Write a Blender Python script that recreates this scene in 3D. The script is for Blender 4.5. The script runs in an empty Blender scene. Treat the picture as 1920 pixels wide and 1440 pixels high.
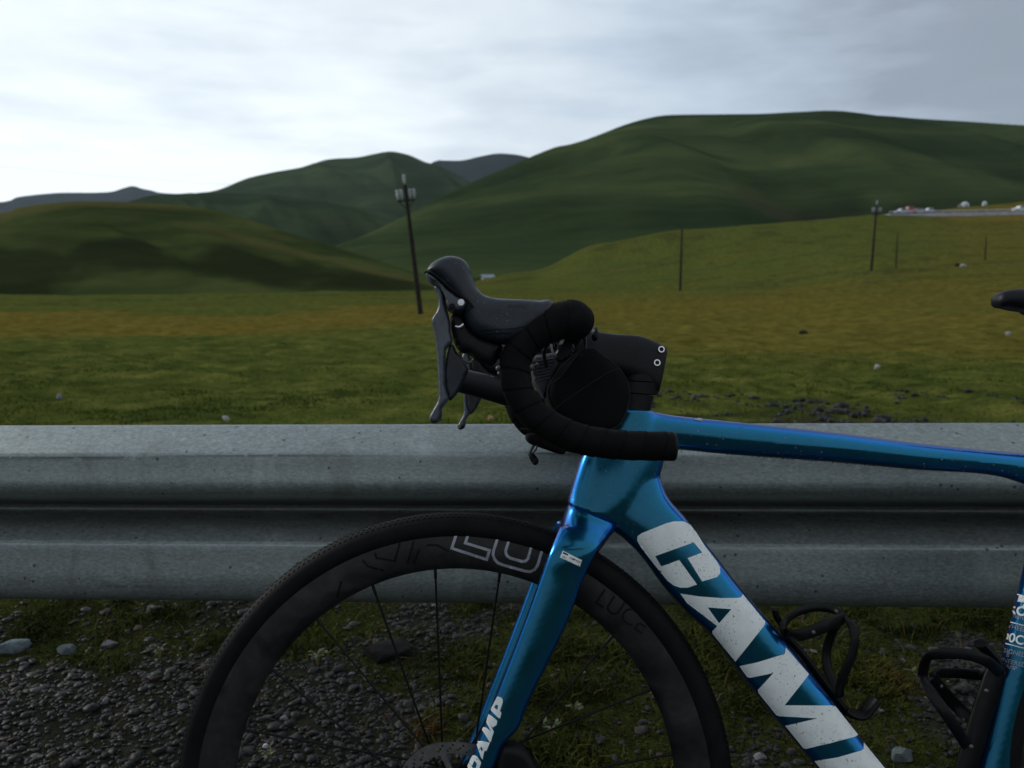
import bpy, bmesh, math, random
import numpy as np
from mathutils import Vector, Matrix
from mathutils.bvhtree import BVHTree
from mathutils.geometry import delaunay_2d_cdt
random.seed(7); RNG = np.random.default_rng(11)
scene = bpy.context.scene
COL = scene.collection
R = math.radians

# ------------------------------------------------------------------ camera
PITCH = 8.69
cam_d = bpy.data.cameras.new('camera'); cam = bpy.data.objects.new('camera', cam_d); COL.objects.link(cam)
cam.location = (0, 0, 1.0); cam.rotation_euler = (R(90 - PITCH), 0, 0)
cam_d.sensor_width = 36; cam_d.lens = 27; cam_d.clip_start = 0.05; cam_d.clip_end = 40000
cam_d.dof.use_dof = True; cam_d.dof.focus_distance = 1.0; cam_d.dof.aperture_fstop = 7.0
scene.camera = cam
# ------------------------------------------------------------------ world
SUN_EL, SUN_AZ = 23, -66          # degrees; azimuth from +Y towards +X
world = bpy.data.worlds.new('World'); scene.world = world; world.use_nodes = True
wn, wl = world.node_tree.nodes, world.node_tree.links
wn.clear()
def N(nt, typ, **kw):
    n = nt.nodes.new(typ)
    for k, v in kw.items():
        if k.startswith('i_'):
            n.inputs[int(k[2:])].default_value = v
        else: setattr(n, k, v)
    return n
wt = world.node_tree
sky = N(wt, 'ShaderNodeTexSky', sky_type='NISHITA', sun_disc=False, sun_elevation=R(SUN_EL), sun_rotation=R(SUN_AZ), altitude=3500, air_density=1.0, dust_density=2.0)
tc = N(wt, 'ShaderNodeTexCoord')
sep = N(wt, 'ShaderNodeSeparateXYZ'); wl.new(tc.outputs['Generated'], sep.inputs[0])
dot = N(wt, 'ShaderNodeVectorMath', operation='DOT_PRODUCT'); wl.new(tc.outputs['Generated'], dot.inputs[0])
bd = Vector((math.sin(R(-34)) * math.cos(R(9)), math.cos(R(-34)) * math.cos(R(9)), math.sin(R(9))))
dot.inputs[1].default_value = bd
def M(nt, op, a, b=None, c=None, clamp=False):
    n = N(nt, 'ShaderNodeMath', operation=op, use_clamp=clamp)
    for i, v in enumerate((a, b, c)):
        if v is None: continue
        if isinstance(v, (int, float)): n.inputs[i].default_value = v
        else: nt.links.new(v, n.inputs[i])
    return n.outputs[0]
# cloud deck projected on a plane far above
zz = M(wt, 'MAXIMUM', sep.outputs['Z'], 0.0)
zz = M(wt, 'ADD', zz, 0.09)
comb = N(wt, 'ShaderNodeCombineXYZ'); wl.new(M(wt, 'DIVIDE', sep.outputs['X'], zz), comb.inputs[0]); wl.new(M(wt, 'DIVIDE', sep.outputs['Y'], zz), comb.inputs[1])
cn = N(wt, 'ShaderNodeTexNoise', i_2=0.55, i_3=5.0, i_4=0.5); cn.inputs['Distortion'].default_value = 0.6
wl.new(comb.outputs[0], cn.inputs['Vector'])
cn2 = N(wt, 'ShaderNodeTexNoise', i_2=2.6, i_3=5.0, i_4=0.55); wl.new(comb.outputs[0], cn2.inputs['Vector'])
g = M(wt, 'MULTIPLY_ADD', cn.outputs[0], 0.46, dot.outputs['Value'])
g = M(wt, 'MULTIPLY_ADD', cn2.outputs[0], 0.20, g)
st3 = N(wt, 'ShaderNodeMapping'); st3.inputs['Scale'].default_value = (3.0, 3.0, 16.0); wl.new(tc.outputs['Generated'], st3.inputs[0])
cn3 = N(wt, 'ShaderNodeTexNoise', i_2=1.6, i_3=4.0, i_4=0.5); wl.new(st3.outputs[0], cn3.inputs['Vector'])
g = M(wt, 'SUBTRACT', g, M(wt, 'MULTIPLY', M(wt, 'MAXIMUM', M(wt, 'SUBTRACT', cn3.outputs[0], 0.50), 0.0), 0.40))
hz_ = M(wt, 'POWER', M(wt, 'SUBTRACT', 1.0, M(wt, 'MAXIMUM', sep.outputs['Z'], 0.0)), 7.0)
g = M(wt, 'MULTIPLY_ADD', hz_, 0.36, g); g = M(wt, 'SUBTRACT', g, 0.150)
cr = N(wt, 'ShaderNodeValToRGB'); wl.new(M(wt, 'MULTIPLY_ADD', g, 0.62, 0.18, clamp=True), cr.inputs[0])
e = cr.color_ramp.elements
e[0].position = 0.0; e[0].color = (0.52, 0.56, 0.60, 1)
e[1].position = 1.0; e[1].color = (0.93, 0.985, 1.0, 1)
for p_, c_ in ((0.30, (0.44, 0.485, 0.54, 1)), (0.50, (0.24, 0.28, 0.325, 1)), (0.61, (0.26, 0.30, 0.35, 1)), (0.74, (0.44, 0.52, 0.61, 1)), (0.86, (0.66, 0.725, 0.77, 1))):
    q = e.new(p_); q.color = c_
skm = N(wt, 'ShaderNodeMix', data_type='RGBA'); skm.inputs[0].default_value = 0.88
sks = N(wt, 'ShaderNodeMix', data_type='RGBA', blend_type='MULTIPLY'); sks.inputs[0].default_value = 1.0
wl.new(sky.outputs[0], sks.inputs[6]); sks.inputs[7].default_value = (0.10, 0.10, 0.10, 1)
wl.new(sks.outputs[2], skm.inputs[6]); wl.new(cr.outputs[0], skm.inputs[7])
bg = N(wt, 'ShaderNodeBackground'); wl.new(skm.outputs[2], bg.inputs[0]); bg.inputs[1].default_value = 1.0
wo = N(wt, 'ShaderNodeOutputWorld'); wl.new(bg.outputs[0], wo.inputs[0])
# ------------------------------------------------------------------ sun
sd = bpy.data.lights.new('sun', 'SUN'); sd.energy = 1.25; sd.angle = R(11); sd.color = (1.0, 0.95, 0.88)
so = bpy.data.objects.new('sun', sd); COL.objects.link(so)
sdir = Vector((math.sin(R(SUN_AZ)) * math.cos(R(SUN_EL)), math.cos(R(SUN_AZ)) * math.cos(R(SUN_EL)), math.sin(R(SUN_EL))))
so.rotation_euler = sdir.to_track_quat('Z', 'Y').to_euler()
scene.view_settings.view_transform = 'Standard'; scene.view_settings.look = 'None'
scene.view_settings.exposure = 0.40; scene.view_settings.gamma = 1.0
scene.render.engine = 'CYCLES'
scene.cycles.use_denoising = True
scene.cycles.max_bounces = 6; scene.cycles.diffuse_bounces = 3; scene.cycles.glossy_bounces = 3
scene.cycles.volume_bounces = 0; scene.cycles.caustics_reflective = False; scene.cycles.caustics_refractive = False

# ------------------------------------------------------------------ measuring: photo pixel -> world
F = 1440.0
FW = Vector((0, math.cos(R(PITCH)), -math.sin(R(PITCH)))); UP = Vector((0, math.sin(R(PITCH)), math.cos(R(PITCH))))
CAM = Vector((0, 0, 1.0))
def ray(px, py): return Vector((1, 0, 0)) * ((px - 960) / F) + FW - UP * ((py - 720) / F)
def at(px, py, Y):
    d = ray(px, py); return CAM + d * (Y / d.y)
LEAN = 13.0
NV = Vector((0, -math.cos(R(LEAN)), math.sin(R(LEAN)))); UV = Vector((0, math.sin(R(LEAN)), math.cos(R(LEAN)))); XV = Vector((1, 0, 0))
H0 = Vector((0, 0.883, 0.341)); _d = ray(853, 1480)
_t = (H0 - CAM).dot(NV) / _d.dot(NV); H0 = CAM + _d * _t
H0 = Vector((H0.x, H0.y, 0.0)) + Vector((0, 0, 0.341)) if abs(H0.z - 0.341) < 0.02 else H0
def B(px, py, off=0.0):
    d = ray(px, py); t = (H0 + NV * off - CAM).dot(NV) / d.dot(NV)
    return CAM + d * t
def loc2(P):
    v = P - H0; return (v.x, v.dot(UV))
def from2(a, b, off): return H0 + XV * a + UV * b + NV * off
def mirror_verts(vs):
    out = []
    for v in vs:
        v = Vector(v); out.append(v - NV * (2 * (v - H0).dot(NV)))
    return out

# ------------------------------------------------------------------ numpy noise
def vnoise(x, y, seed=0):
    xi = np.floor(x).astype(np.int64); yi = np.floor(y).astype(np.int64)
    xf = x - xi; yf = y - yi
    u = xf * xf * (3 - 2 * xf); v = yf * yf * (3 - 2 * yf)
    def h(a, b):
        n = (a * 374761393 + b * 668265263 + seed * 974634777) & 0xFFFFFFFF
        n = ((n ^ (n >> 13)) * 1274126177) & 0xFFFFFFFF
        return ((n ^ (n >> 16)) & 0xFFFF) / 65535.0
    return (h(xi, yi) * (1 - u) + h(xi + 1, yi) * u) * (1 - v) + (h(xi, yi + 1) * (1 - u) + h(xi + 1, yi + 1) * u) * v
def fbm(x, y, seed=0, o=4):
    s = 0; a = 0.5; t = 0
    for k in range(o):
        s = s + a * vnoise(x * 2 ** k + 17.3 * k, y * 2 ** k - 9.1 * k, seed + k); t += a; a *= 0.5
    return s / t
def sstep(a, b, x):
    t = np.clip((x - a) / (b - a), 0, 1); return t * t * (3 - 2 * t)

# ------------------------------------------------------------------ object helpers
def tag(o, label=None, cat=None, group=None, kind=None):
    if label: o['label'] = label
    if cat: o['category'] = cat
    if group: o['group'] = group
    if kind: o['kind'] = kind
    return o
def empty(name, loc=(0, 0, 0)):
    o = bpy.data.objects.new(name, None); o.location = loc; COL.objects.link(o); return o
def linkmesh(name, me, parent=None, world=True):
    o = bpy.data.objects.new(name, me); COL.objects.link(o)
    if parent is not None:
        o.parent = parent
        if world:
            # meshes are modelled in world coordinates; only empties carry a location
            t_ = Vector((0, 0, 0)); p = parent
            while p is not None:
                if p.type != 'MESH': t_ = t_ + p.location
                p = p.parent
            if parent.type == 'MESH': t_ = Vector((0, 0, 0))
            o.matrix_parent_inverse = Matrix.Translation(-t_)
    return o
def mesh_np(name, co, fc, mat, smooth=True, attrs=None, colattrs=None):
    """co (n,3); fc (m,k) with one k."""
    co = np.asarray(co, dtype=np.float32); fc = np.asarray(fc, dtype=np.int32)
    me = bpy.data.meshes.new(name); k = fc.shape[1]
    me.vertices.add(len(co)); me.vertices.foreach_set('co', co.ravel())
    me.loops.add(fc.size); me.loops.foreach_set('vertex_index', fc.ravel())
    me.polygons.add(len(fc)); me.polygons.foreach_set('loop_start', np.arange(0, fc.size, k, dtype=np.int32))
    me.polygons.foreach_set('use_smooth', np.full(len(fc), smooth))
    for an, av in (attrs or {}).items():
        a = me.attributes.new(an, 'FLOAT', 'POINT'); a.data.foreach_set('value', np.asarray(av, dtype=np.float32).ravel())
    me.update(calc_edges=True); me.validate()
    if mat: me.materials.append(mat)
    return me
class MB:
    def __init__(s): s.v = []; s.f = []
    def add(s, vs, fs):
        o = len(s.v); s.v += [tuple(v) for v in vs]; s.f += [tuple(i + o for i in f) for f in fs]; return s
    def box(s, c, sx, sy, sz, ax=None):
        ax = ax or (Vector((1, 0, 0)), Vector((0, 1, 0)), Vector((0, 0, 1))); c = Vector(c)
        vs = [c + ax[0] * (i * sx / 2) + ax[1] * (j * sy / 2) + ax[2] * (k * sz / 2) for i in (-1, 1) for j in (-1, 1) for k in (-1, 1)]
        return s.add(vs, [(0, 1, 3, 2), (4, 6, 7, 5), (0, 4, 5, 1), (2, 3, 7, 6), (0, 2, 6, 4), (1, 5, 7, 3)])
    def rings(s, rings, cap=True, closed=False):
        n = len(rings[0]); o = len(s.v)
        for r in rings: s.v += [tuple(p) for p in r]
        m = len(rings)
        for i in range(m if closed else m - 1):
            a = o + i * n; b = o + ((i + 1) % m) * n
            for j in range(n):
                k = (j + 1) % n; s.f.append((a + j, a + k, b + k, b + j))
        if cap and not closed:
            s.f.append(tuple(o + j for j in range(n))[::-1]); s.f.append(tuple(o + (m - 1) * n + j for j in range(n)))
        return s
    def sphere(s, c, r, n=8, sc=(1, 1, 1)):
        c = Vector(c); rg = []
        for i in range(1, n // 2 + 1):
            t = math.pi * i / (n // 2 + 1)
            rg.append([c + Vector((math.sin(t) * math.cos(2 * math.pi * j / n) * sc[0], math.sin(t) * math.sin(2 * math.pi * j / n) * sc[1], math.cos(t) * sc[2])) * r for j in range(n)])
        s.rings(rg, cap=False); 
        o = len(s.v); m = len(rg); s.v += [tuple(c + Vector((0, 0, r * sc[2]))), tuple(c - Vector((0, 0, r * sc[2])))]
        a = o - m * n
        for j in range(n):
            s.f.append((o, a + j, a + (j + 1) % n)); s.f.append((o + 1, a + (m - 1) * n + (j + 1) % n, a + (m - 1) * n + j))
        return s
    def mesh(s, name, mat, smooth=True, angle=None):
        me = bpy.data.meshes.new(name); me.from_pydata(s.v, [], s.f); me.validate()
        bm = bmesh.new(); bm.from_mesh(me); bmesh.ops.recalc_face_normals(bm, faces=bm.faces)
        for f in bm.faces: f.smooth = smooth
        if angle is not None:
            for ed in bm.edges:
                if len(ed.link_faces) == 2 and ed.calc_face_angle(0) > R(angle): ed.smooth = False
        bm.to_mesh(me); bm.free(); me.update()
        if mat: me.materials.append(mat)
        return me
    def build(s, name, mat, parent=None, smooth=True, world=True, angle=35):
        return linkmesh(name, s.mesh(name, mat, smooth, angle), parent, world)
def catmull(pts, n=6, closed=False):
    pts = [Vector(p) for p in pts]; out = []; m = len(pts)
    for i in range(m if closed else m - 1):
        g_ = (lambda k: pts[k % m]) if closed else (lambda k: pts[max(0, min(m - 1, k))])
        p0, p1, p2, p3 = g_(i - 1), g_(i), g_(i + 1), g_(i + 2)
        for j in range(n):
            t = j / n
            out.append(0.5 * ((2 * p1) + (p2 - p0) * t + (2 * p0 - 5 * p1 + 4 * p2 - p3) * t * t + (3 * p1 - p0 - 3 * p2 + p3) * t ** 3))
    if not closed: out.append(pts[-1])
    return out
def sweep(mb, pts, rad, n=12, ref=None, flat=None, cap=True, closed=False, rfun=None):
    """tube along pts; rad number or list; flat=(ra,rb) elliptical, ra along ref"""
    pts = [Vector(p) for p in pts]; rings = []; m = len(pts); s_ = 0
    up = Vector(ref) if ref is not None else Vector((0, 0, 1))
    for i, p in enumerate(pts):
        if closed: t = pts[(i + 1) % m] - pts[i - 1]
        else: t = pts[min(m - 1, i + 1)] - pts[max(0, i - 1)]
        t.normalize()
        a = up - t * up.dot(t)
        if a.length < 1e-4: a = Vector((1, 0, 0)) - t * t.x
        a.normalize(); b = t.cross(a)
        if ref is None: up = a
        r = rad[i] if isinstance(rad, (list, tuple)) else rad
        if i: s_ += (p - pts[i - 1]).length
        rg = []
        for j in range(n):
            th = 2 * math.pi * j / n
            ra, rb = flat if flat else (1, 1)
            q = rfun(s_, th) if rfun else 1.0
            rg.append(p + a * (math.cos(th) * r * ra * q) + b * (math.sin(th) * r * rb * q))
        rings.append(rg)
    mb.rings(rings, cap=cap, closed=closed); return mb
def loft(mb, st, n=28, sub=5, ex=2.5):
    """st: list of ((x1,y1),(x2,y2),b,off): edges of the outline seen from the side, b half thickness"""
    P1 = catmull([B(*s[0], s[3]) for s in st], sub); P2 = catmull([B(*s[1], s[3]) for s in st], sub)
    bb = catmull([Vector((s[2], 0, 0)) for s in st], sub)
    rings = []
    for p, q, b in zip(P1, P2, bb):
        c = (p + q) / 2; u = (q - p) / 2; rg = []
        for j in range(n):
            th = 2 * math.pi * j / n; cs, sn = math.cos(th), math.sin(th)
            rg.append(c + u * (math.copysign(abs(cs) ** (2 / ex), cs)) + NV * (b.x * math.copysign(abs(sn) ** (2 / ex), sn)))
        rings.append(rg)
    mb.rings(rings); return mb
def remeshed(mb, name, mat, parent, vox, smooth=8, sf=0.5):
    me = mb.mesh(name + '_raw', None); o = bpy.data.objects.new(name + '_raw', me); COL.objects.link(o)
    r = o.modifiers.new('r', 'REMESH'); r.mode = 'VOXEL'; r.voxel_size = vox; r.use_smooth_shade = True
    if smooth:
        s = o.modifiers.new('s', 'SMOOTH'); s.factor = sf; s.iterations = smooth
    dg = bpy.context.evaluated_depsgraph_get(); dg.update()
    m2 = bpy.data.meshes.new_from_object(o.evaluated_get(dg), depsgraph=dg)
    bpy.data.objects.remove(o); m2.name = name; m2.materials.clear(); m2.materials.append(mat)
    m2.polygons.foreach_set('use_smooth', np.ones(len(m2.polygons), dtype=bool))
    return linkmesh(name, m2, parent)
def inside(poly, x, y):
    c = False; j = len(poly) - 1
    for i in range(len(poly)):
        xi, yi = poly[i]; xj, yj = poly[j]
        if (yi > y) != (yj > y) and x < (xj - xi) * (y - yi) / (yj - yi) + xi: c = not c
        j = i
    return c
def cdt(polys, step, extra=()):
    vs = []; es = []
    for p in polys:
        dens = []
        for i in range(len(p)):
            a = Vector(p[i]); b = Vector(p[(i + 1) % len(p)]); k = max(1, int((b - a).length / step))
            dens += [a + (b - a) * (t / k) for t in range(k)]
        o = len(vs); vs += dens; es += [(o + i, o + (i + 1) % len(dens)) for i in range(len(dens))]
    nb = len(vs)
    xs = [v.x for v in vs]; ys = [v.y for v in vs]
    bnd = np.array([(v.x, v.y) for v in vs])
    ex_ = [Vector(q) for q in extra]
    y = min(ys); row = 0
    while y < max(ys):
        x = min(xs) + (step / 2 if row % 2 else 0)
        while x < max(xs):
            if sum(inside(p, x, y) for p in polys) % 2 and np.min(np.hypot(bnd[:, 0] - x, bnd[:, 1] - y)) > step * 0.45: ex_.append(Vector((x, y)))
            x += step
        y += step * 0.87; row += 1
    r = delaunay_2d_cdt(vs + ex_, es, [], 0, 1e-7)
    V, Fc = r[0], r[2]
    keep = []
    for f in Fc:
        cx = sum(V[i].x for i in f) / 3; cy = sum(V[i].y for i in f) / 3
        if sum(inside(p, cx, cy) for p in polys) % 2: keep.append(tuple(f))
    return V, keep, bnd
def puff(mb, outline, off, depth, r, smooth=True, step=0.0035, tilt=None, sub=4):
    """solid with the outline given in photo pixels, rounded edge of radius r, half thickness depth"""
    P = [loc2(B(x, y, off)) for x, y in outline]
    if smooth: P = [(v.x, v.y) for v in catmull([Vector((a, b, 0)) for a, b in P], sub, closed=True)]
    V, Fc, bnd = cdt([P], step)
    seg_a = np.array(P); seg_b = np.roll(seg_a, -1, axis=0)
    def dist(x, y):
        d = seg_b - seg_a; w = np.array((x, y)) - seg_a
        t = np.clip((w * d).sum(1) / np.maximum((d * d).sum(1), 1e-12), 0, 1)
        q = seg_a + d * t[:, None]; return np.min(np.hypot(q[:, 0] - x, q[:, 1] - y))
    top = []; bot = []; vs = []
    for v in V:
        dd = dist(v.x, v.y); t = min(dd / r, 1); h = depth * math.sqrt(max(0, 1 - (1 - t) ** 2))
        o2 = off + (tilt(v.x, v.y) if tilt else 0)
        if dd < 1e-6: vs.append(from2(v.x, v.y, o2)); top.append(len(vs) - 1); bot.append(len(vs) - 1)
        else:
            vs.append(from2(v.x, v.y, o2 + h)); top.append(len(vs) - 1); vs.append(from2(v.x, v.y, o2 - h)); bot.append(len(vs) - 1)
    fs = [tuple(top[i] for i in f) for f in Fc] + [tuple(bot[i] for i in f[::-1]) for f in Fc]
    mb.add(vs, fs); return mb
def bvh_of(*objs):
    vs = []; fs = []
    for o in objs:
        k = len(vs); vs += [v.co.copy() for v in o.data.vertices]; fs += [[i + k for i in p.vertices] for p in o.data.polygons]
    return BVHTree.FromPolygons(vs, fs)
def stick(V, Fc, bv, lift=0.0006, maxjump=0.02):
    """place flat print (photo px coordinates) on the surface it is printed on"""
    out = []
    for v in V:
        d = ray(v.x, v.y).normalized(); h = bv.ray_cast(CAM, d)
        if h[0] is None: out.append(None); continue
        n = h[1] if h[1].dot(d) < 0 else -h[1]
        out.append(h[0] + n * lift)
    idx = {}; vs = []; fs = []
    for f in Fc:
        p = [out[i] for i in f]
        if any(q is None for q in p): continue
        if max((p[i] - p[i - 1]).length for i in range(len(p))) > maxjump: continue
        for i in f:
            if i not in idx: idx[i] = len(vs); vs.append(out[i])
        fs.append(tuple(idx[i] for i in f))
    return vs, fs
def decal(name, polys, bv, mat, parent, step=5.0, lift=0.0006):
    V, Fc, _ = cdt([[tuple(q) for q in p] for p in polys], step)
    vs, fs = stick(V, Fc, bv, lift)
    if not fs: return None
    return MB().add(vs, fs).build(name, mat, parent, smooth=True, angle=None)
def text_decal(name, s, org, dirv, size, bv, mat, parent, lift=0.0006, align='LEFT', bold=0.0, shear=0.0, sx=1.0, jump=0.02):
    """org: left end of the baseline (px); dirv: reading direction (px vector); size: letter height scale in px"""
    cu = bpy.data.curves.new('t', 'FONT'); cu.body = s; cu.size = 1.0; cu.align_x = align; cu.offset = bold; cu.shear = shear
    o = bpy.data.objects.new('t', cu); COL.objects.link(o)
    dg = bpy.context.evaluated_depsgraph_get(); dg.update()
    me = bpy.data.meshes.new_from_object(o.evaluated_get(dg), depsgraph=dg)
    bpy.data.objects.remove(o)
    bm = bmesh.new(); bm.from_mesh(me); bmesh.ops.triangulate(bm, faces=bm.faces)
    bmesh.ops.subdivide_edges(bm, edges=[e_ for e_ in bm.edges if e_.calc_length() > 0.35], cuts=1); bmesh.ops.triangulate(bm, faces=bm.faces)
    bm.verts.ensure_lookup_table(); d = Vector(dirv).normalized(); u = Vector((d.y, -d.x))
    V = [Vector(org) + d * (v.co.x * size * sx) + u * (v.co.y * size) for v in bm.verts]
    Fc = [tuple(v.index for v in f.verts) for f in bm.faces]; bm.free()
    vs, fs = stick(V, Fc, bv, lift, jump)
    if not fs: return None
    return MB().add(vs, fs).build(name, mat, parent, smooth=True, angle=None)
def strokes(polys, w):
    """list of px polylines -> outline polygons of width w (mitred)"""
    out = []
    for pl in polys:
        P = [Vector(p) for p in pl]; Lf = []; Rt = []
        for i, p in enumerate(P):
            d1 = (P[i] - P[i - 1]).normalized() if i else (P[1] - P[0]).normalized()
            d2 = (P[i + 1] - P[i]).normalized() if i < len(P) - 1 else d1
            n1 = Vector((-d1.y, d1.x)); n2 = Vector((-d2.y, d2.x)); m_ = (n1 + n2); m_.normalize()
            k = (w / 2) / max(0.4, m_.dot(n1)); Lf.append(p + m_ * k); Rt.append(p - m_ * k)
        out.append([tuple(q) for q in Lf + Rt[::-1]])
    return out

# ------------------------------------------------------------------ materials
def newmat(name):
    m = bpy.data.materials.new(name); m.use_nodes = True; nt = m.node_tree
    return m, nt, nt.nodes['Principled BSDF']
def noise(nt, scale, detail=4, rough=0.55, vec=None, dist=0, obj=True):
    n = N(nt, 'ShaderNodeTexNoise'); n.inputs['Scale'].default_value = scale; n.inputs['Detail'].default_value = detail
    n.inputs['Roughness'].default_value = rough; n.inputs['Distortion'].default_value = dist
    if vec is None:
        t = N(nt, 'ShaderNodeNewGeometry'); nt.links.new(t.outputs['Position'], n.inputs['Vector'])
    else: nt.links.new(vec, n.inputs['Vector'])
    return n.outputs[0]
def ramp(nt, fac, stops):
    r = N(nt, 'ShaderNodeValToRGB'); nt.links.new(fac, r.inputs[0]); el = r.color_ramp.elements
    el[0].position, el[0].color = stops[0][0], tuple(stops[0][1]) + (1,)
    el[1].position, el[1].color = stops[-1][0], tuple(stops[-1][1]) + (1,)
    for p, c in stops[1:-1]:
        q = el.new(p); q.color = tuple(c) + (1,)
    return r.outputs[0]
def mix(nt, f, a, b, bt='MIX'):
    n = N(nt, 'ShaderNodeMix', data_type='RGBA', blend_type=bt)
    for i, v in ((0, f), (6, a), (7, b)):
        if isinstance(v, (int, float)): n.inputs[i].default_value = v
        elif isinstance(v, tuple): n.inputs[i].default_value = v + (1,) if len(v) == 3 else v
        else: nt.links.new(v, n.inputs[i])
    return n.outputs[2]
def bump(nt, h, strength, dist, bsdf):
    b = N(nt, 'ShaderNodeBump'); b.inputs['Strength'].default_value = strength; b.inputs['Distance'].default_value = dist
    nt.links.new(h, b.inputs['Height']); nt.links.new(b.outputs[0], bsdf.inputs['Normal']); return b
def attr(nt, name):
    a = N(nt, 'ShaderNodeAttribute', attribute_name=name); return a.outputs['Fac']
def simple(name, c, rough=0.5, metal=0.0, ns=None, var=0.25, bmp=0.0, bs=None, coat=0.0, spec=0.5):
    m, nt, b = newmat(name)
    if ns:
        f = noise(nt, ns, 5); nt.links.new(ramp(nt, f, [(0.3, [x * (1 - var) for x in c]), (0.7, [min(1, x * (1 + var)) for x in c])]), b.inputs['Base Color'])
    else: b.inputs['Base Color'].default_value = tuple(c) + (1,)
    b.inputs['Roughness'].default_value = rough; b.inputs['Metallic'].default_value = metal
    b.inputs['Coat Weight'].default_value = coat; b.inputs['Specular IOR Level'].default_value = spec
    if bmp: bump(nt, noise(nt, bs or 300, 4), bmp, 0.001, b)
    return m
def wet_speckle(nt, scale=260, lo=0.0, hi=0.20):
    """small drops: a voronoi height, sparse"""
    v = N(nt, 'ShaderNodeTexVoronoi'); v.inputs['Scale'].default_value = scale; v.inputs['Randomness'].default_value = 1
    t = N(nt, 'ShaderNodeNewGeometry'); nt.links.new(t.outputs['Position'], v.inputs['Vector'])
    mr = N(nt, 'ShaderNodeMapRange'); nt.links.new(v.outputs['Distance'], mr.inputs[0])
    mr.inputs[1].default_value = lo; mr.inputs[2].default_value = hi; mr.inputs[3].default_value = 1; mr.inputs[4].default_value = 0
    k = N(nt, 'ShaderNodeSeparateColor'); nt.links.new(v.outputs['Color'], k.inputs[0])
    g2 = M(nt, 'GREATER_THAN', k.outputs[0], 0.55)
    return M(nt, 'MULTIPLY', mr.outputs[0], g2)
MAT = {}
# iridescent blue paint: teal seen straight on, blue and violet at a glancing angle
m, nt, b = newmat('blue_paint')
lw = N(nt, 'ShaderNodeLayerWeight'); lw.inputs[0].default_value = 0.42
c_ = ramp(nt, lw.outputs['Facing'], [(0.0, (0.004, 0.066, 0.108)), (0.15, (0.004, 0.128, 0.235)), (0.30, (0.008, 0.195, 0.60)), (0.55, (0.04, 0.11, 0.44)), (0.75, (0.09, 0.07, 0.34)), (1.0, (0.12, 0.09, 0.24))])
fl = noise(nt, 900, 2); c_ = mix(nt, ramp(nt, fl, [(0.35, (0, 0, 0)), (0.75, (0.25, 0.25, 0.25))]), c_, (0.02, 0.24, 0.42))
dn = noise(nt, 38, 6, 0.7); c_ = mix(nt, ramp(nt, dn, [(0.60, (0, 0, 0)), (0.80, (0.45, 0.45, 0.45))]), c_, (0.035, 0.05, 0.055))
nt.links.new(c_, b.inputs['Base Color']); b.inputs['Metallic'].default_value = 0.92; b.inputs['Roughness'].default_value = 0.36
b.inputs['Coat Weight'].default_value = 0.25; b.inputs['Coat Roughness'].default_value = 0.12
nt.links.new(ramp(nt, dn, [(0.3, (0.18,) * 3), (0.8, (0.30,) * 3)]), b.inputs['Roughness'])
bump(nt, wet_speckle(nt, 210, 0.0, 0.16), 0.30, 0.0006, b); MAT['paint'] = m
# white lettering with road dirt
m, nt, b = newmat('white_lettering')
s1 = noise(nt, 380, 4, 0.65); s2 = noise(nt, 60, 5, 0.7)
c_ = mix(nt, ramp(nt, s2, [(0.40, (0, 0, 0)), (0.8, (0.55,) * 3)]), (0.80, 0.84, 0.82), (0.58, 0.61, 0.59))
sp = M(nt, 'MULTIPLY', M(nt, 'GREATER_THAN', s1, 0.635), M(nt, 'GREATER_THAN', noise(nt, 24, 4, 0.6), 0.47))
c_ = mix(nt, sp, c_, (0.10, 0.10, 0.09)); nt.links.new(c_, b.inputs['Base Color']); b.inputs['Roughness'].default_value = 0.42; MAT['white'] = m
MAT['silver_print'] = simple('silver_print', (0.30, 0.31, 0.36), 0.4, 0.2, 80, 0.2)
MAT['dark_print'] = simple('dark_print', (0.0065, 0.0065, 0.0065), 0.6, 0, 60, spec=0.12)
MAT['grey_print'] = simple('grey_print', (0.018, 0.019, 0.021), 0.6, spec=0.2)
# rubber of the hood, drops on it
def rubber(name, c, rough, drops=0.5, scale=300, var=0.35, spec=0.4):
    m, nt, b = newmat(name); b.inputs['Specular IOR Level'].default_value = spec
    f = noise(nt, 45, 5, 0.6)
    nt.links.new(ramp(nt, f, [(0.3, [x * (1 - var) for x in c]), (0.7, [x * (1 + var) for x in c])]), b.inputs['Base Color'])
    d = wet_speckle(nt, scale, 0.0, 0.22)
    r1 = ramp(nt, d, [(0.0, (rough,) * 3), (0.25, (0.08,) * 3)]); nt.links.new(r1, b.inputs['Roughness'])
    hh = M(nt, 'MULTIPLY_ADD', noise(nt, 1500, 2), 0.12, d); bump(nt, hh, drops, 0.0006, b); return m
MAT['hood'] = rubber('hood_rubber', (0.0135, 0.0175, 0.0245), 0.42, spec=0.35)
MAT['tape'] = rubber('bar_tape', (0.0050, 0.0048, 0.0052), 0.80, 0.25, 320, spec=0.10)
MAT['lever'] = rubber('lever_metal', (0.046, 0.056, 0.074), 0.36, 0.4, spec=0.5)
MAT['bracket'] = rubber('bracket_cover', (0.046, 0.052, 0.064), 0.42, 0.35)
MAT['paddle'] = rubber('paddle_plastic', (0.013, 0.015, 0.020), 0.45, 0.2, spec=0.3)
MAT['black'] = simple('black_plastic', (0.006, 0.006, 0.0065), 0.42, 0, 60, 0.3, 0.15, 900, spec=0.15)
MAT['carbon'] = rubber('satin_black', (0.007, 0.008, 0.010), 0.45, 0.3, 330, spec=0.2)
MAT['tyre'] = simple('tyre_rubber', (0.0036, 0.0036, 0.0038), 0.66, 0, 40, 0.45, 0.5, 500, spec=0.14)
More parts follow.
